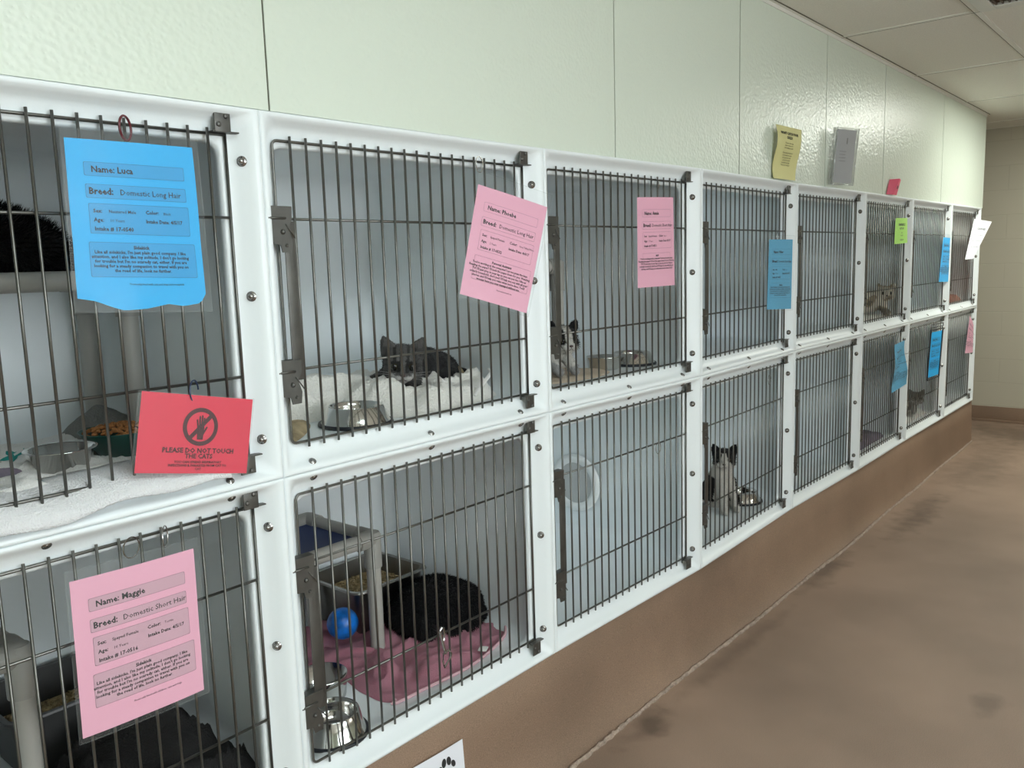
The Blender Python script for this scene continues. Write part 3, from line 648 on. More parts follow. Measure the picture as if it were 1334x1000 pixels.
def cot(x0, x1, y0, y1, z, h, fab, label, r=.021, only=None, fabz=.0):
    t = thing('raised_cot', label, 'cot', ((x0 + x1) / 2, (y0 + y1) / 2, z), 0, 'raised cots')
    X0, X1, Y0, Y1 = x0 - (x0 + x1) / 2, x1 - (x0 + x1) / 2, y0 - (y0 + y1) / 2, y1 - (y0 + y1) / 2
    for (x, y) in ((X0, Y0), (X1, Y0), (X1, Y1), (X0, Y1)):
        b = MB(); b.tube([(x, y, .001), (x, y, h - .02)], r, 20); o = b.build('leg', M['pvc'], t)
        b = MB(); f = r * 1.22
        b.tube([(x, y, h - .085), (x, y, h + .012), (x, y, h + .020)], [f, f, f * .8], 20)
        sx = 1 if x == X0 else -1; sy = 1 if y == Y0 else -1
        b.tube([(x, y, h), (x + sx * .055, y, h)], f, 20); b.tube([(x, y, h), (x, y + sy * .055, h)], f, 20); b.sphere((x, y, h), f, 10)
        b.build('corner_fitting', M['pvcf'], o)
    for (p, q) in (((X0, Y0), (X1, Y0)), ((X0, Y1), (X1, Y1)), ((X0, Y0), (X0, Y1)), ((X1, Y0), (X1, Y1))):
        b = MB(); b.tube([(*p, h), (*q, h)], r, 20); b.build('rail', M['pvc'], t)
    b = MB(); n = 10; vs = []; fs = []
    for i in range(n + 1):
        for j in range(n + 1):
            u, v = i / n, j / n; vs.append((X0 + (X1 - X0) * u, Y0 + (Y1 - Y0) * v, h + r - .004 - .02 * math.sin(PI * u) * math.sin(PI * v) - fabz))
    for i in range(n):
        for j in range(n): a = i * (n + 1) + j; fs.append((a, a + n + 1, a + n + 2, a + 1))
    b.add(vs, fs); b.add([(v[0], v[1], v[2] - .003) for v in vs], [f[::-1] for f in fs]); b.build('fabric', M[fab], t)
    return t
cot(.055, .520, .36, .665, ZL, .355, 'bluefab', 'raised grey pipe cot with navy fabric standing on the pink towel', fabz=.018)
cot(-.62, -.085, .46, .680, ZU, .375, 'greyfab', 'raised grey pipe cot carrying the long haired black cat', r=.022)
cot(-.86, -.455, .27, .60, ZL, .405, 'greyfab', 'raised grey pipe cot beside the litter box of the lower left cage', r=.022)
cot(1.0, 1.385, .32, .62, ZU, .370, 'greyfab', 'raised grey pipe cot in the two bowl cage, mostly hidden', r=.022)

def pan(x, y, z, w, d, h, rz, mt, label, fill='litter', fz=.45, taper=.85, name='litter_pan'):
    t = thing(name, label, 'litter pan', (x, y, z), rz)
    b = MB(); rg = [rrect(-w / 2 * taper, w / 2 * taper, -d / 2 * taper, d / 2 * taper, .025, .0), rrect(-w / 2, w / 2, -d / 2, d / 2, .03, h), rrect(-w / 2 - .012, w / 2 + .012, -d / 2 - .012, d / 2 + .012, .035, h + .001),
            rrect(-w / 2 - .014, w / 2 + .014, -d / 2 - .014, d / 2 + .014, .036, h - .004), rrect(-w / 2 - .001, w / 2 + .001, -d / 2 - .001, d / 2 + .001, .03, h - .004), ]
    def fl(L): return [(p[0], p[2], p[1]) for p in L]
    n = len(rg[0])
    inner = [fl(rrect(-w / 2 * taper, w / 2 * taper, -d / 2 * taper, d / 2 * taper, .025, .003)), fl(rrect(-w / 2 + .001, w / 2 - .001, -d / 2 + .001, d / 2 - .001, .03, h)), fl(rg[2]), fl(rg[3]), fl(rrect(-w / 2 - .0, w / 2 + .0, -d / 2 - .0, d / 2 + .0, .03, h - .005)), fl(rrect(-w / 2 * taper - .001, w / 2 * taper + .001, -d / 2 * taper - .001, d / 2 * taper + .001, .025, 0.))]
    vs = sum(inner, []); fs = [tuple(range(n))]
    for i in range(len(inner) - 1):
        for k in range(n): fs.append((i * n + k, i * n + (k + 1) % n, (i + 1) * n + (k + 1) % n, (i + 1) * n + k))
    fs.append(tuple((len(inner) - 1) * n + k for k in range(n))[::-1]); b.add(vs, fs); b.build('tray', mt, t)
    b = MB(); tp = taper + (1 - taper) * fz; f = rrect(-w / 2 * tp + .002, w / 2 * tp - .002, -d / 2 * tp + .002, d / 2 * tp - .002, .022, h * fz)
    b.add([(p[0], p[2], p[1]) for p in f], [tuple(range(len(f)))])
    for i in range(420):
        px, py = R.uniform(-.5, .5) * (w * tp - .03), R.uniform(-.5, .5) * (d * tp - .03); a = R.uniform(0, PI); L = R.uniform(.005, .011); zz = h * fz + R.uniform(.001, .006)
        b.tube([(px - L * math.cos(a), py - L * math.sin(a), zz), (px + L * math.cos(a), py + L * math.sin(a), zz + R.uniform(-.002, .003))], .0026, 5)
    tag(b.build('litter', M[fill], t, sharp=False), kind='stuff'); return t
M['pansteel'] = mat('dull_steel', (.30, .29, .27), .33, 1., var=.1, vscale=20)
pan(.690, .600, ZL + .006, .285, .25, .145, math.radians(0), M['pansteel'], 'steel litter pan with wood pellets behind the cot leg', fz=.62)
pan(-.215, .60, ZL, .40, .24, .165, 0, M['darkpan'], 'charcoal litter box half behind the lower pink sheet', fz=.5, name='litter_box')

b = MB(); b.sphere((0, 0, 0), .047, 16)
o = b.build('toy_ball', M['ball']); o.location = (.485, .475, ZL + .078); tag(o, 'blue swirled toy ball on the pink towel', 'ball')
o = MB(); o.lathe([(.122, 0), (.120, -.008), (.108, -.014), (.088, -.012), (.086, -.004)], 48); d_ = thing('round_port', 'round white framed disc on the side wall of the empty lower cage', 'port', (1.7905, .55, .602)); d_.rotation_euler = (0, math.radians(90), 0)
bb = o.build('rim', M['disc'], d_, sharp=False)
o = MB(); o.lathe([(0, -.005), (.06, -.005), (.087, -.004)], 48); o.build('centre', M['discin'], d_, sharp=False)

# soft things
def smooth_poly(P, m=6):
    out = []; n = len(P)
    for i in range(n):
        p0, p1, p2, p3 = [Vector(P[(i + k) % n]) for k in (-1, 0, 1, 2)]
        for k in range(m):
            t = k / m; out.append(.5 * ((2 * p1) + (p2 - p0) * t + (2 * p0 - 5 * p1 + 4 * p2 - p3) * t * t + (3 * p1 - p0 - 3 * p2 + p3) * t ** 3))
    return out
def pad(name, P, z, h, mt, label, cat, fold=.006, fs_=14, seed=0, edge=6, rings=16, peak=None, parent=None, m=6, hf=None, ridge=0.):
    Q = smooth_poly(P, m); n = len(Q); cx = sum(q.x for q in Q) / n; cy = sum(q.y for q in Q) / n; c = Vector((cx, cy))
    b = MB(); vs = [(0, 0, 0)]; fs = []
    def H(x, y, r):
        f = h * (1 - r ** edge)
        if peak: f += sum(a * math.exp(-((x - px) ** 2 + (y - py) ** 2) / s ** 2) for (px, py, a, s) in peak) * (1 - r ** edge)
        f += fold * noise.noise(Vector((x * fs_, y * fs_, seed))) * 2 * (1 - r ** 10) + fold * .5 * noise.noise(Vector((x * fs_ * 3, y * fs_ * 2, seed + 9))) * (1 - r ** 10)
        if ridge:
            q_ = Vector((x * fs_ * .9 + 1.2 * noise.noise(Vector((x * 5, y * 5, seed + 3))), y * fs_ * 1.5, seed + 5)); f += ridge * ((1 - abs(noise.noise(q_)) * 2.2) ** 3 if abs(noise.noise(q_)) < .45 else 0) * (1 - r ** 8) - ridge * .25 * (1 - r ** 8)
        return max(f, .0006)
    vs[0] = (0, 0, H(cx, cy, 0))
    for i in range(1, rings + 1):
        r = (i / rings) ** .8
        for q in Q:
            p = c.lerp(q, r); vs.append((p.x - cx, p.y - cy, H(p.x, p.y, r)))
    for k in range(n): fs.append((0, 1 + k, 1 + (k + 1) % n))
    for i in range(rings - 1):
        for k in range(n): fs.append((1 + i * n + k, 1 + (i + 1) * n + k, 1 + (i + 1) * n + (k + 1) % n, 1 + i * n + (k + 1) % n))
    base = len(vs)
    for q in Q: vs.append((q.x - cx, q.y - cy, 0))
    for k in range(n): fs.append((1 + (rings - 1) * n + k, base + k, base + (k + 1) % n, 1 + (rings - 1) * n + (k + 1) % n))
    fs.append(tuple(base + k for k in range(n))[::-1]); b.add(vs, fs)
    o = b.build(name, M[mt], parent, sharp=False)
    o.location = (cx, cy, z)
    if label: tag(o, label, cat)
    return o
t = thing('pink_towel', 'pink terry towel under the big black cat', 'towel', (.6, .4, ZL))
o = pad('cloth', [(.07, .66), (.14, .46), (.345, .37), (.338, .215), (.352, .118), (.475, .092), (.619, .084), (.75, .108), (.850, .150), (.888, .235), (.88, .50), (.72, .66), (.4, .70)], 0, .016, 'towel_pink', None, None, fold=.012, fs_=9, seed=3, ridge=.022, m=8, parent=t, rings=22,
        peak=[(.40, .33, .022, .04), (.44, .23, .026, .03), (.37, .19, .022, .025), (.55, .16, .012, .04)]); o.location -= Vector((.6, .4, 0))
b = MB(); e = smooth_poly([(.362, .112), (.475, .088), (.619, .080), (.75, .104), (.850, .147), (.893, .235), (.75, .104)][:6], 6)[:30]
b.tube([(p.x - .6, p.y - .4, .006) for p in e], .0045, 6); ob = b.build('hem', mat('pale_pink_hem', (.72, .45, .50), .9, bump=.4), t); 
b = MB(); b.box(-.018, .012, -.0, .026, 0, .003, .001, Matrix.Translation((.115, -.300, .014)) @ Matrix.Rotation(.5, 4, 'Z')); b.build('care_tag', M['white_cloth'], t)
# white plush bedding under the tabby
t = thing('white_blanket', 'bunched cream white plush blanket under the grey tabby', 'blanket', (.55, .35, ZU))
o = pad('cloth', [(.07, .55), (.10, .40), (.20, .29), (.33, .25), (.40, .170), (.46, .100), (.58, .092), (.70, .105), (.80, .125), (.872, .19), (.875, .40), (.86, .60), (.6, .68), (.3, .68)], 0, .055, 'plush', None, None, fold=.020, fs_=7, seed=11, ridge=.030, m=10, parent=t, rings=26, edge=5,
        peak=[(.30, .40, .060, .14), (.60, .13, .03, .035), (.70, .14, .035, .04), (.85, .20, .085, .055), (.78, .13, .03, .04), (.46, .20, .03, .06), (.54, .13, .02, .03)]); o.location -= Vector((.55, .35, 0))
b = MB(); b.tube([(.16, -.24, .02), (.20, -.238, .05), (.26, -.215, .07), (.30, -.17, .075)], [.004, .006, .006, .004], 6); b.build('hem', M['white_cloth'], t)
o = pad('tan_mat', [(.06, .30), (.062, .14), (.10, .10), (.24, .235), (.26, .34)], ZU, .012, 'tan_fab', 'tan patterned mat poking out left of the white blanket', 'mat', fold=.006)
o = pad('tan_cushion', [(.80, .30), (.84, .27), (.88, .30), (.87, .42), (.82, .40)], ZU + .015, .075, 'tan_fab', 'tan cushion at the right end of the white blanket', 'cushion', fold=.008, edge=4)
o = pad('cream_mat', [(.97 + .01, .62), (1.0, .30), (1.10, .14), (1.30, .10), (1.46, .16), (1.45, .33), (1.55, .55)], ZU, .014, 'tan_cream' if 'tan_cream' in M else 'plush', 'flat cream mat under the cat half hidden by its latch', 'mat', fold=.003)
o.data.materials[0] = mat('beige_mat', (.66, .56, .44), .9, bump=.4, bscale=200)
# near left upper cage cloths
t = thing('star_blanket', 'white blanket with teal stars, bunched around the steel bowl', 'blanket', (-.5, .3, ZU))
o = pad('cloth', [(-.88, .60), (-.88, .10), (-.70, .06), (-.50, .060), (-.36, .08), (-.20, .085), (-.14, .16), (-.20, .30), (-.06, .60), (-.3, .66)], 0, .012, 'white_cloth', None, None, fold=.008, fs_=8, seed=21, ridge=.02, parent=t, rings=22, m=6,
        peak=[(-.46, .10, .028, .06), (-.30, .13, .01, .05)]); o.location -= Vector((-.5, .3, 0))
def star(x, y, z, r, mb, tilt=0, a0=0):
    P = []
    for k in range(10):
        a = a0 + PI * k / 5; rr = r if k % 2 == 0 else r * .42; P.append((x + rr * math.cos(a), y + rr * math.sin(a), z + tilt * rr * math.sin(a)))
    mb.add(P, [tuple(range(10))], False)
o2 = thing('grey_fleece', 'grey fleece lump at the foot of the cot leg', 'blanket', (-.15, .56, ZU + .012)); 
pad('cloth', [(-.20, .52), (-.12, .46), (-.05, .46), (-.045, .60), (-.12, .66), (-.20, .62)], 0, .045, 'greyplush', None, None, fold=.012, edge=2.2, parent=o2, peak=[(-.12, .56, .02, .06)]).location -= Vector((-.15, .56, 0))
o2 = pad('purple_cloth', [(-.88, .34), (-.6, .24), (-.46, .22), (-.40, .30), (-.44, .42), (-.8, .48)], ZU + .014, .018, 'purple_cloth', 'dusky purple cloth left of the steel bowl', 'cloth', fold=.006)
# towel draped over the sill
t = thing('white_towel', 'white ribbed towel draped over the sill of the near left top cage', 'towel', (-.5, .03, ZM + .03))
PR = [(.16, ZU + .020), (.11, ZU + .024), (.07, ZU + .022), (.048, ZU + .014), (.030, ZU + .006), (.012, ZU - .006), (.004, ZU - .018), (-.003, ZU - .030)]
b = MB(); vs = []; fs = []; n = 150; x0, x1 = -.912, -.125; m = len(PR)
for i in range(n + 1):
    x = x0 + (x1 - x0) * i / n
    lift = .012 * max(0, math.sin((x + .44) * 9)) + .004 * math.sin(x * 31) + .004 * max(0, min(1, (x + .40) / .06))
    for j, (y, z) in enumerate(PR):
        f = j / (m - 1); rib = .0012 * math.sin(i * 2.1) * (f > .5)
        vs.append((x + .5, y - .03 - .004 * f * math.sin(x * 17) - .002 + rib, z + lift * f - .003 * f * 0 + .003 * noise.noise(Vector((x * 12, j * .6, 0))) - (ZM + .03)))
for i in range(n):
    for j in range(m - 1): a = i * m + j; fs.append((a, a + m, a + m + 1, a + 1))
b.add(vs, fs); o = b.build('cloth', M['white_rib'], t, sharp=False); md = o.modifiers.new('s', 'SOLIDIFY'); md.thickness = .004; md.offset = 1
# dark blanket
pad('dark_blanket', [(-.42, .44), (-.41, .10), (-.20, .07), (-.05, .09), (-.035, .26), (-.045, .44), (-.2, .46)], ZL, .10, 'dark_blanket', 'heap of dark brown blanket in the lower left cage', 'blanket', fold=.02, edge=2.5, fs_=9, ridge=.05, m=8, rings=24, peak=[(-.25, .36, .07, .12)])

# ------------------------------------------------------------------ cats
def blobs_mesh(name, parts, vox, col, smooth=4, fuzz=0.):
    """parts: list of chains [(x,y,z,r),...] skinned as tapered capsules, or ('e', centre, radii, rotation matrix)"""
    b = MB()
    for p in parts:
        if p[0] == 'e':
            T = Matrix.Translation(p[1]) @ (p[3].to_4x4() if len(p) > 3 and p[3] else Matrix.Identity(4)); b.sphere((0, 0, 0), tuple(p[2]), 14, T)
        elif p[0] == 'm': b.add(p[1], p[2])
        else:
            for a, c in zip(p, p[1:]):
                A, B = Vector(a[:3]), Vector(c[:3]); k = max(2, int((B - A).length / (min(a[3], c[3]) * .3)))
                for i in range(k + 1):
                    f = i / k; q = A.lerp(B, f); r = a[3] + (c[3] - a[3]) * f; b.sphere(q, r, 7)
    me = b.mesh(name, M['fur']); o = bpy.data.objects.new(name, me); C.objects.link(o)
    md = o.modifiers.new('r', 'REMESH'); md.mode = 'VOXEL'; md.voxel_size = vox; md.use_smooth_shade = True
    md = o.modifiers.new('s', 'SMOOTH'); md.iterations = smooth; md.factor = .5
    dg = bpy.context.evaluated_depsgraph_get(); m2 = bpy.data.meshes.new_from_object(o.evaluated_get(dg)); m2.name = name
    o.modifiers.clear(); o.data = m2; bpy.data.meshes.remove(me)
    for v in m2.vertices:
        if fuzz: v.co += v.normal * fuzz * noise.noise(v.co * 60)
    m2.materials.clear(); m2.materials.append(M['fur'])
    at = m2.attributes.new('Col', 'FLOAT_COLOR', 'POINT'); at.data.foreach_set('color', [c for v in m2.vertices for c in (*col(v.co), 1)])
    m2.polygons.foreach_set('use_smooth', [True] * len(m2.polygons))
    C.objects.unlink(o)
    return o, m2
def fur_mesh(body, count, length, col, parent, flow=Vector((0, 0, -.5)), rad=.0006, seed=1, skip=None):
    rr = random.Random(seed); b = MB(); cols = []
    polys = body.data.polygons; areas = [p.area for p in polys]; import bisect, itertools
    cum = list(itertools.accumulate(areas)); tot = cum[-1]; V = body.data.vertices
    for i in range(count):
        p = polys[bisect.bisect(cum, rr.random() * tot) % len(polys)]
        c = p.center; nrm = p.normal
        if skip and skip(c): continue
        d = (nrm * .75 + flow + Vector((rr.uniform(-.25, .25), rr.uniform(-.25, .25), rr.uniform(-.25, .25)))).normalized()
        if d.dot(nrm) < .15: d = (d + nrm * .5).normalized()
        s = nrm.cross(d); s = s.normalized() if s.length > 1e-4 else Vector((1, 0, 0)); L = length * rr.uniform(.6, 1.25)
        q = c - nrm * .001; b.add([q - s * rad, q + s * rad, q + d * L * .6 + nrm * .0004 + s * rad * .5, q + d * L - nrm * L * .12], [(0, 1, 2), (0, 2, 3)], True)
        cc = col(c); f = rr.uniform(.75, 1.3); cols += [(cc[0] * f, cc[1] * f, cc[2] * f, 1)] * 4
    me = b.mesh('fur', M['furblade']); at = me.attributes.new('Col', 'FLOAT_COLOR', 'POINT')
    if len(me.vertices) == len(cols): at.data.foreach_set('color', [x for c in cols for x in c])
    o = link(bpy.data.objects.new('fur', me), parent); o['kind'] = 'stuff'; return o
def head_parts(H):
    """H: 4x4 matrix, head frame x right, y face forward, z up"""
    R3 = H.to_3x3(); out = []
    def e(c, r, rot=None): out.append(('e', H @ Vector(c), r, R3 @ (rot or Matrix.Identity(3))))
    e((0, -.004, .004), (.045, .045, .040)); e((-.022, .014, -.012), (.024, .024, .022)); e((.022, .014, -.012), (.024, .024, .022))
    e((0, .030, -.004), (.016, .024, .018)); e((-.010, .044, -.017), (.013, .012, .010)); e((.010, .044, -.017), (.013, .012, .010)); e((0, .038, -.027), (.012, .012, .008))
    e((-.020, .030, .012), (.013, .010, .008)); e((.020, .030, .012), (.013, .010, .008))
    for s in (-1, 1):
        base = [Vector((s * .012, .004, .034)), Vector((s * .044, -.004, .022)), Vector((s * .030, -.016, .026))]; tip = Vector((s * .046, -.002, .064))
        vs = []; cen = sum(base, Vector()) / 3
        P = []
        for (t_, sc) in ((-.3, 1.15), (0, 1.05), (.3, .9), (.6, .66), (.85, .38), (1., .13)):
            for k in range(12):
                a = 2 * PI * k / 12; x = .021 * math.cos(a) * sc; y = .0075 * math.sin(a) * (.6 + .4 * sc) * (1 if math.sin(a) < 0 else .45)
                c0 = Vector((s * .029, .000, .028)).lerp(tip, t_); P.append(H @ (c0 + Vector((x, y - .10 * abs(x) * 0 , 0)) + Vector((0, 0, -s * x * .35)) ))
        fs = [tuple(range(12))[::-1], tuple(range(60, 72))]
        for i in range(5):
            for k in range(12): fs.append((i * 12 + k, i * 12 + (k + 1) % 12, (i + 1) * 12 + (k + 1) % 12, (i + 1) * 12 + k))
        out.append(('m', P, fs))
    return out
def head_extras(t, H, k=1., eyes=True, whisk=True, lid=.55):
    b = MB(); R3 = H.to_3x3().to_4x4()
    for s in (-1, 1): b.sphere((0, 0, 0), (.0098 * k, .0098 * k, .0098 * k), 10, H @ Matrix.Translation((s * .0195, .0335, .0045)))
    b.build('eyes', M['eye'], t, sharp=False)
    b = MB()
    for s in (-1, 1): b.sphere((0, 0, 0), (.0042, .003, .0078), 8, H @ Matrix.Translation((s * .0198, .0418, .0045)))
    b.build('pupils', M['pupil'], t, sharp=False)
    b = MB(); b.sphere((0, 0, 0), (.0062, .004, .0040), 8, H @ Matrix.Translation((0, .0555, -.0095))); b.tube([H @ Vector(p) for p in ((-.012, .050, -.0245), (-.004, .0558, -.0215), (0, .056, -.014), (.004, .0558, -.0215), (.012, .050, -.0245))], .0009, 5); b.build('nose', M['nose'], t, sharp=False)
    b = MB()
    for s in (-1, 1):
        for i in range(4): b.tube([H @ Vector((s * .016, .050, -.017 + .003 * i)), H @ Vector((s * .045, .052, -.020 + .006 * i)), H @ Vector((s * .070, .044, -.030 + .009 * i))], [.00025, .00025, .0001], 4)
    b.build('whiskers', mat('whisker', (.6, .6, .6), .4), t, sharp=False)
def frame(pos, fwd, up=(0, 0, 1), roll=0., s=1.):
    y = Vector(fwd).normalized(); x = y.cross(Vector(up)).normalized(); z = x.cross(y)
    Mx = Matrix((x, y, z)).transposed()
    return Matrix.Translation(pos) @ Mx.to_4x4() @ Matrix.Rotation(roll, 4, 'Y') @ Matrix.Scale(s, 4)
def cat(name, label, origin, parts, col, vox=.006, H=None, fur=(9000, .012), flow=Vector((0, 0, -.5)), seed=1, smooth=4):
    t = thing(name, label, 'cat', origin)
    o, me = blobs_mesh('body', parts, vox, col, smooth)
    C.objects.link(o); o.parent = t
    if fur: fur_mesh(o, fur[0], fur[1], col, t, flow, seed=seed, rad=fur[2] if len(fur) > 2 else .0006, skip=fur[3] if len(fur) > 3 else None)
    if H is not None: head_extras(t, H)
    return t
CAM = Vector((-1.0171, -1.4898, 1.5184))
# grey tabby, lying, facing the viewer
o0 = Vector((.54, .27, ZU + .03)); hp = Vector((.030, -.022, .088)); H = frame(hp, (CAM - (o0 + hp)) * Vector((1, 1, .3)) + Vector((0, 0, -.55)), roll=math.radians(-4), s=1.22)
Hi = H.inverted()
def tabby(p):
    q = Hi @ p; n_ = noise.noise(p * 30) * .5 + .5
    if q.length < .085:
        base = .060 + .025 * n_
        if q.z > .005: base *= (.38 if math.sin(q.x * 420) > .1 else 1.5) if abs(q.x) < .03 else .9
        if q.z < .006 and abs(q.x) > .02 and math.sin(q.z * 500 + abs(q.x) * 160) > .4: base *= .5
        if q.y > .036 and q.z < -.012: base = .34 + .08 * n_
        if q.y > .03 and -.012 <= q.z < .012 and abs(q.x) < .012: base = .085
        if abs(abs(q.x) - .0195) < .014 and abs(q.z - .006) < .0115 and q.y > .022: base = .018
        if abs(abs(q.x) - .031) < .013 and q.z > .04 and q.y > -.0: base = .11
        return (base * 1.02, base, base * .97)
    base = .016 + .020 * max(0, math.sin(p.x * 95 + 3 * noise.noise(p * 12)) ) * (1 if p.z > .03 else .4)
    return (base, base, base * 1.05)
parts = head_parts(H) + [[(.040, -.010, .080, .040), (.075, .045, .055, .050), (.140, .085, .045, .062), (.230, .100, .042, .070), (.290, .095, .030, .060)],
    [(.10, .02, .03, .03), (.085, .0, .018, .02)],
    [(.28, .06, .02, .05), (.24, .02, .02, .03)], [(.34, .10, .02, .022), (.37, .04, .015, .018), (.33, -.01, .012, .015)], [(.012, .02, .05, .03), (-.04, .05, .035, .014), (-.07, .06, .03, .010)]]
cat('tabby_cat', 'grey tabby cat resting its head on white bedding, facing out', o0, parts, tabby, .0042, H, (16000, .007, .0005, lambda c: (Hi @ c).y > .030 and abs((Hi @ c).x) < .032), seed=3, smooth=3)
# big black cat, curled loaf on the pink towel
def black(p): n_ = noise.noise(p * 20); return (.0045 + .0015 * n_, .0045 + .0015 * n_, .0052 + .0015 * n_)
o0 = Vector((.745, .355, ZL + .012))
parts = [('e', (0, 0, .068), (.140, .120, .076)), ('e', (.0, .0, .090), (.105, .090, .062)), ('e', (.065, -.04, .058), (.080, .085, .070)), ('e', (-.09, -.0, .055), (.070, .095, .055)), ('e', (-.10, -.06, .045), (.045, .045, .042)),
         [(.125, .0, .03, .03), (.12, -.09, .022, .022), (.04, -.125, .02, .018), (-.04, -.115, .018, .014)]]
cat('black_cat', 'big black cat curled up on the pink towel, face hidden', o0, parts, black, .009, None, (22000, .014, .0008), seed=5)
# long haired black cat on the raised cot
o0 = Vector((-.40, .57, ZU + .375 + .020))
parts = [('e', (0, 0, .075), (.20, .10, .080)), ('e', (.10, 0, .060), (.13, .09, .070)), ('e', (-.15, 0, .08), (.12, .095, .085)), [(.19, 0, .03, .05), (.26, -.02, .025, .035)], [(-.26, -.02, .10, .055), (-.30, -.03, .11, .050)]]
cat('black_cat', 'long haired black cat lying on the raised cot behind the torn blue sheet', o0, parts, black, .009, None, (20000, .024, .0008), flow=Vector((.1, 0, .1)), seed=6)
# black and white cat sitting
o0 = Vector((2.385, .20, ZL)); hp = Vector((.035, -.015, .235)); H3 = frame(hp, (CAM - (o0 + hp)) * Vector((1, 1, .3)) + Vector((0, 0, -.25)), s=1.12); Hi3 = H3.inverted()
def tux(p):
    q = Hi3 @ p
    W = (.52, .50, .46); K = (.008, .008, .009)
    if q.length < .085:
        if q.y > .0 and abs(q.x) < .010 + max(0, (.02 - q.z)) * .55 and q.z < .030: return W
        if q.y > -.01 and q.z < -.016: return W
        return K
    d = Vector((-.9, -1, 0)).normalized(); a = Vector((p.x - .045, p.y - .01, 0)).dot(d)
    if p.z < .035: return W
    if a > .012 and p.z < .22 and abs((p.x - .035) * .74 - (p.y + .01) * .67) < .045: return W
    return K
parts = head_parts(H3) + [[(.035, -.01, .215, .036), (.035, .0, .16, .052), (.055, .02, .10, .065), (.085, .05, .06, .075)], [(.01, -.015, .13, .030), (-.015, -.035, .06, .019), (-.025, -.045, .016, .018), (-.040, -.060, .012, .014)],
    [(.055, -.035, .13, .028), (.045, -.060, .06, .018), (.040, -.068, .016, .017), (.025, -.085, .012, .014)], [(.12, .02, .05, .045), (.10, -.03, .02, .02), (.07, -.05, .014, .016)], [(.15, .07, .03, .02), (.19, .01, .015, .014), (.17, -.06, .012, .012)]]
cat('sitting_cat', 'black and white cat sitting upright beside a steel bowl', o0, parts, tux, .0055, H3, (8000, .009), seed=8, smooth=3)
# black and white cat half hidden behind the latch
o0 = Vector((1.225, .20, ZU + .014)); hp = Vector((.0, -.02, .115)); H4 = frame(hp, (-.5, -1, -.1), s=1.1); Hi4 = H4.inverted()
def bw(p):
    q = Hi4 @ p
    if q.length < .085 and abs(q.x) < .012 + max(0, -q.z) and q.y > 0: return (.5, .49, .46)
    return (.008, .008, .009) if (p.z > .06 or p.x > .02) else (.3, .3, .3)
parts = head_parts(H4) + [[(0, -.01, .10, .036), (-.03, .04, .075, .06), (-.08, .10, .07, .070), (-.12, .16, .06, .065)], [(.0, -.03, .06, .022), (.01, -.06, .012, .016)], [(-.05, .0, .05, .022), (-.05, -.04, .012, .016)]]
cat('hiding_cat', 'black and white cat half hidden behind the latch of the two bowl cage', o0, parts, bw, .006, H4, (6000, .010), seed=9)
# far cats
o0 = Vector((4.36, .13, ZU)); hp = Vector((.06, -.03, .135)); H5 = frame(hp, (-1, -.45, .0), s=1.05); Hi5 = H5.inverted()
def cal(p):
    n_ = noise.noise(p * 18)
    return (.66, .64, .56) if n_ > -.08 else ((.34, .28, .20) if n_ > -.32 else (.14, .12, .10))
parts = head_parts(H5) + [[(.06, -.02, .12, .036), (.04, .04, .085, .06), (-.01, .12, .08, .075), (-.03, .22, .07, .07)], [(.03, -.02, .07, .024), (.01, -.05, .012, .016)], [(.09, .02, .07, .024), (.07, -.05, .012, .016)]]
cat('mottled_cat', 'mottled tan and white cat crouching in the far top cage with the green card', o0, parts, cal, .006, H5, (6000, .010), seed=10)
o0 = Vector((5.12, .12, ZL + .03)); hp = Vector((.02, -.03, .105)); H6 = frame(hp, (-1, -.5, .0), s=1.0); Hi6 = H6.inverted()
def gry(p):
    q = Hi6 @ p; n_ = noise.noise(p * 30)
    if q.y > .03 and q.z < -.008: return (.35, .34, .32)
    return (.17 + .05 * n_, .16 + .05 * n_, .145 + .05 * n_)
parts = head_parts(H6) + [[(.02, -.02, .09, .036), (.04, .05, .07, .06), (.08, .13, .065, .07), (.14, .22, .06, .065)], [(.0, -.02, .05, .024), (-.03, -.03, .015, .016)]]
cat('grey_cat', 'grey cat resting on pale bedding behind the black framed sheet', o0, parts, gry, .006, H6, (5000, .009), seed=11)
pad('pale_bedding', [(4.66, .12), (4.80, .08), (5.2, .075), (5.40, .09), (5.44, .3), (5.35, .6), (4.8, .6)], ZL, .035, 'plush', 'pale bedding under the grey cat', 'blanket', fold=.012)
pad('white_bedding', [(3.78, .16), (3.85, .08), (4.2, .075), (4.48, .09), (4.51, .3), (4.4, .6), (3.9, .6)], ZU, .012, 'plush', 'pale bedding under the mottled cat', 'blanket', fold=.005)
pad('pinkish_blanket', [(5.60, .16), (5.70, .09), (6.1, .085), (6.31, .10), (6.33, .3), (6.25, .6), (5.7, .6)], ZU, .06, 'towel_pink', 'dull orange pink blanket in the last top cage', 'blanket', fold=.02, edge=4).data.materials[0] = mat('salmon_blanket', (.50, .20, .14), .9, bump=.5)
pad('dark_rug', [(3.72, .16), (3.80, .08), (4.15, .075), (4.45, .10), (4.48, .3), (4.35, .5), (3.85, .5)], ZL, .03, 'purple_cloth', 'mauve grey blanket in the far bottom cage', 'blanket', fold=.015)
pan(3.98, .20, ZL + .03, .22, .16, .06, .2, M['darkpan'], 'small dark tray in the far bottom cage with the crumpled sheet', fz=.4, name='dark_tray')
bowl('food_bowl', 1.935, .13, ZU, .055, .045, 'steel bowl tucked low in the corner of the empty top cage', 'plain')

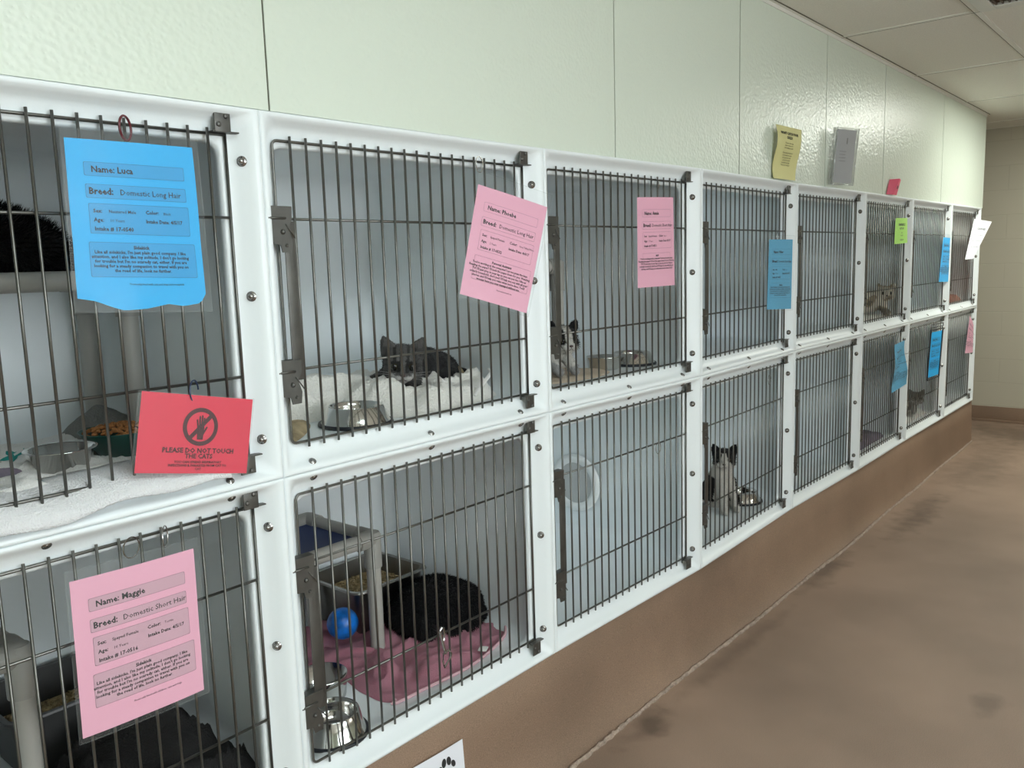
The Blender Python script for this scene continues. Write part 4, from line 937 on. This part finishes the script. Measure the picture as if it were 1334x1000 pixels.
# teal stars of the blanket, lying on its surface
SB = [x for x in C.objects if x.name.startswith('star_blanket')][0]; cl = [x for x in SB.children][0]
b = MB()
from mathutils.bvhtree import BVHTree
bv = BVHTree.FromPolygons([v.co + cl.location for v in cl.data.vertices], [tuple(p.vertices) for p in cl.data.polygons])
for (x, y, r, a0) in ((-.43, .115, .022, .3), (-.53, .12, .020, 1), (-.36, .45, .03, .5), (-.25, .40, .022, 0), (-.62, .14, .02, .2), (-.5, .55, .03, .7), (-.12, .45, .02, .1)):
    P = []
    for k in range(20):
        kk = k / 2; a = a0 + PI * kk / 5; e0 = r if int(kk) % 2 == 0 else r * .42; e1 = r if int(kk + 1) % 2 == 0 else r * .42
        rr = e0 if k % 2 == 0 else (e0 + e1) / 2; P.append((x + .5 + rr * math.cos(a), y - .3 + rr * math.sin(a)))
    P3 = []
    for (px, py) in P + [(x + .5, y - .3)]:
        h_ = bv.ray_cast(Vector((px, py, 1)), Vector((0, 0, -1)))[0]; P3.append((px, py, (h_.z if h_ else .02) + .0012))
    b = MB(); b.add(P3, [(20, k, (k + 1) % 20) for k in range(20)], False)
    b.build('star_print', M['teal'], SB, sharp=False)

# ------------------------------------------------------------------ camera, world, view
cam = bpy.data.cameras.new('camera'); co = bpy.data.objects.new('camera', cam); S.collection.objects.link(co)
cam.sensor_width = 36; cam.sensor_fit = 'HORIZONTAL'; cam.lens = 36 * 1101.78 / 1334; cam.clip_start = .02
r_, u_, f_ = Vector((0.64230631, -0.76586087, -0.0299956)), Vector((0.12667524, 0.06747867, 0.98964641)), Vector((0.7559074, 0.63945583, -0.14035758))
Mx = Matrix((r_, u_, -f_)).transposed().to_4x4(); co.matrix_world = Matrix.Translation(CAM) @ Mx
S.camera = co
w = bpy.data.worlds.new('world'); S.world = w; w.use_nodes = True; w.node_tree.nodes['Background'].inputs[0].default_value = (.5, .55, .6, 1); w.node_tree.nodes['Background'].inputs[1].default_value = .05
S.cycles.diffuse_bounces = 8
S.view_settings.view_transform = 'Standard'; S.view_settings.look = 'None'; S.view_settings.gamma = 1; S.view_settings.exposure = -0.42
S.view_settings.use_curve_mapping = False
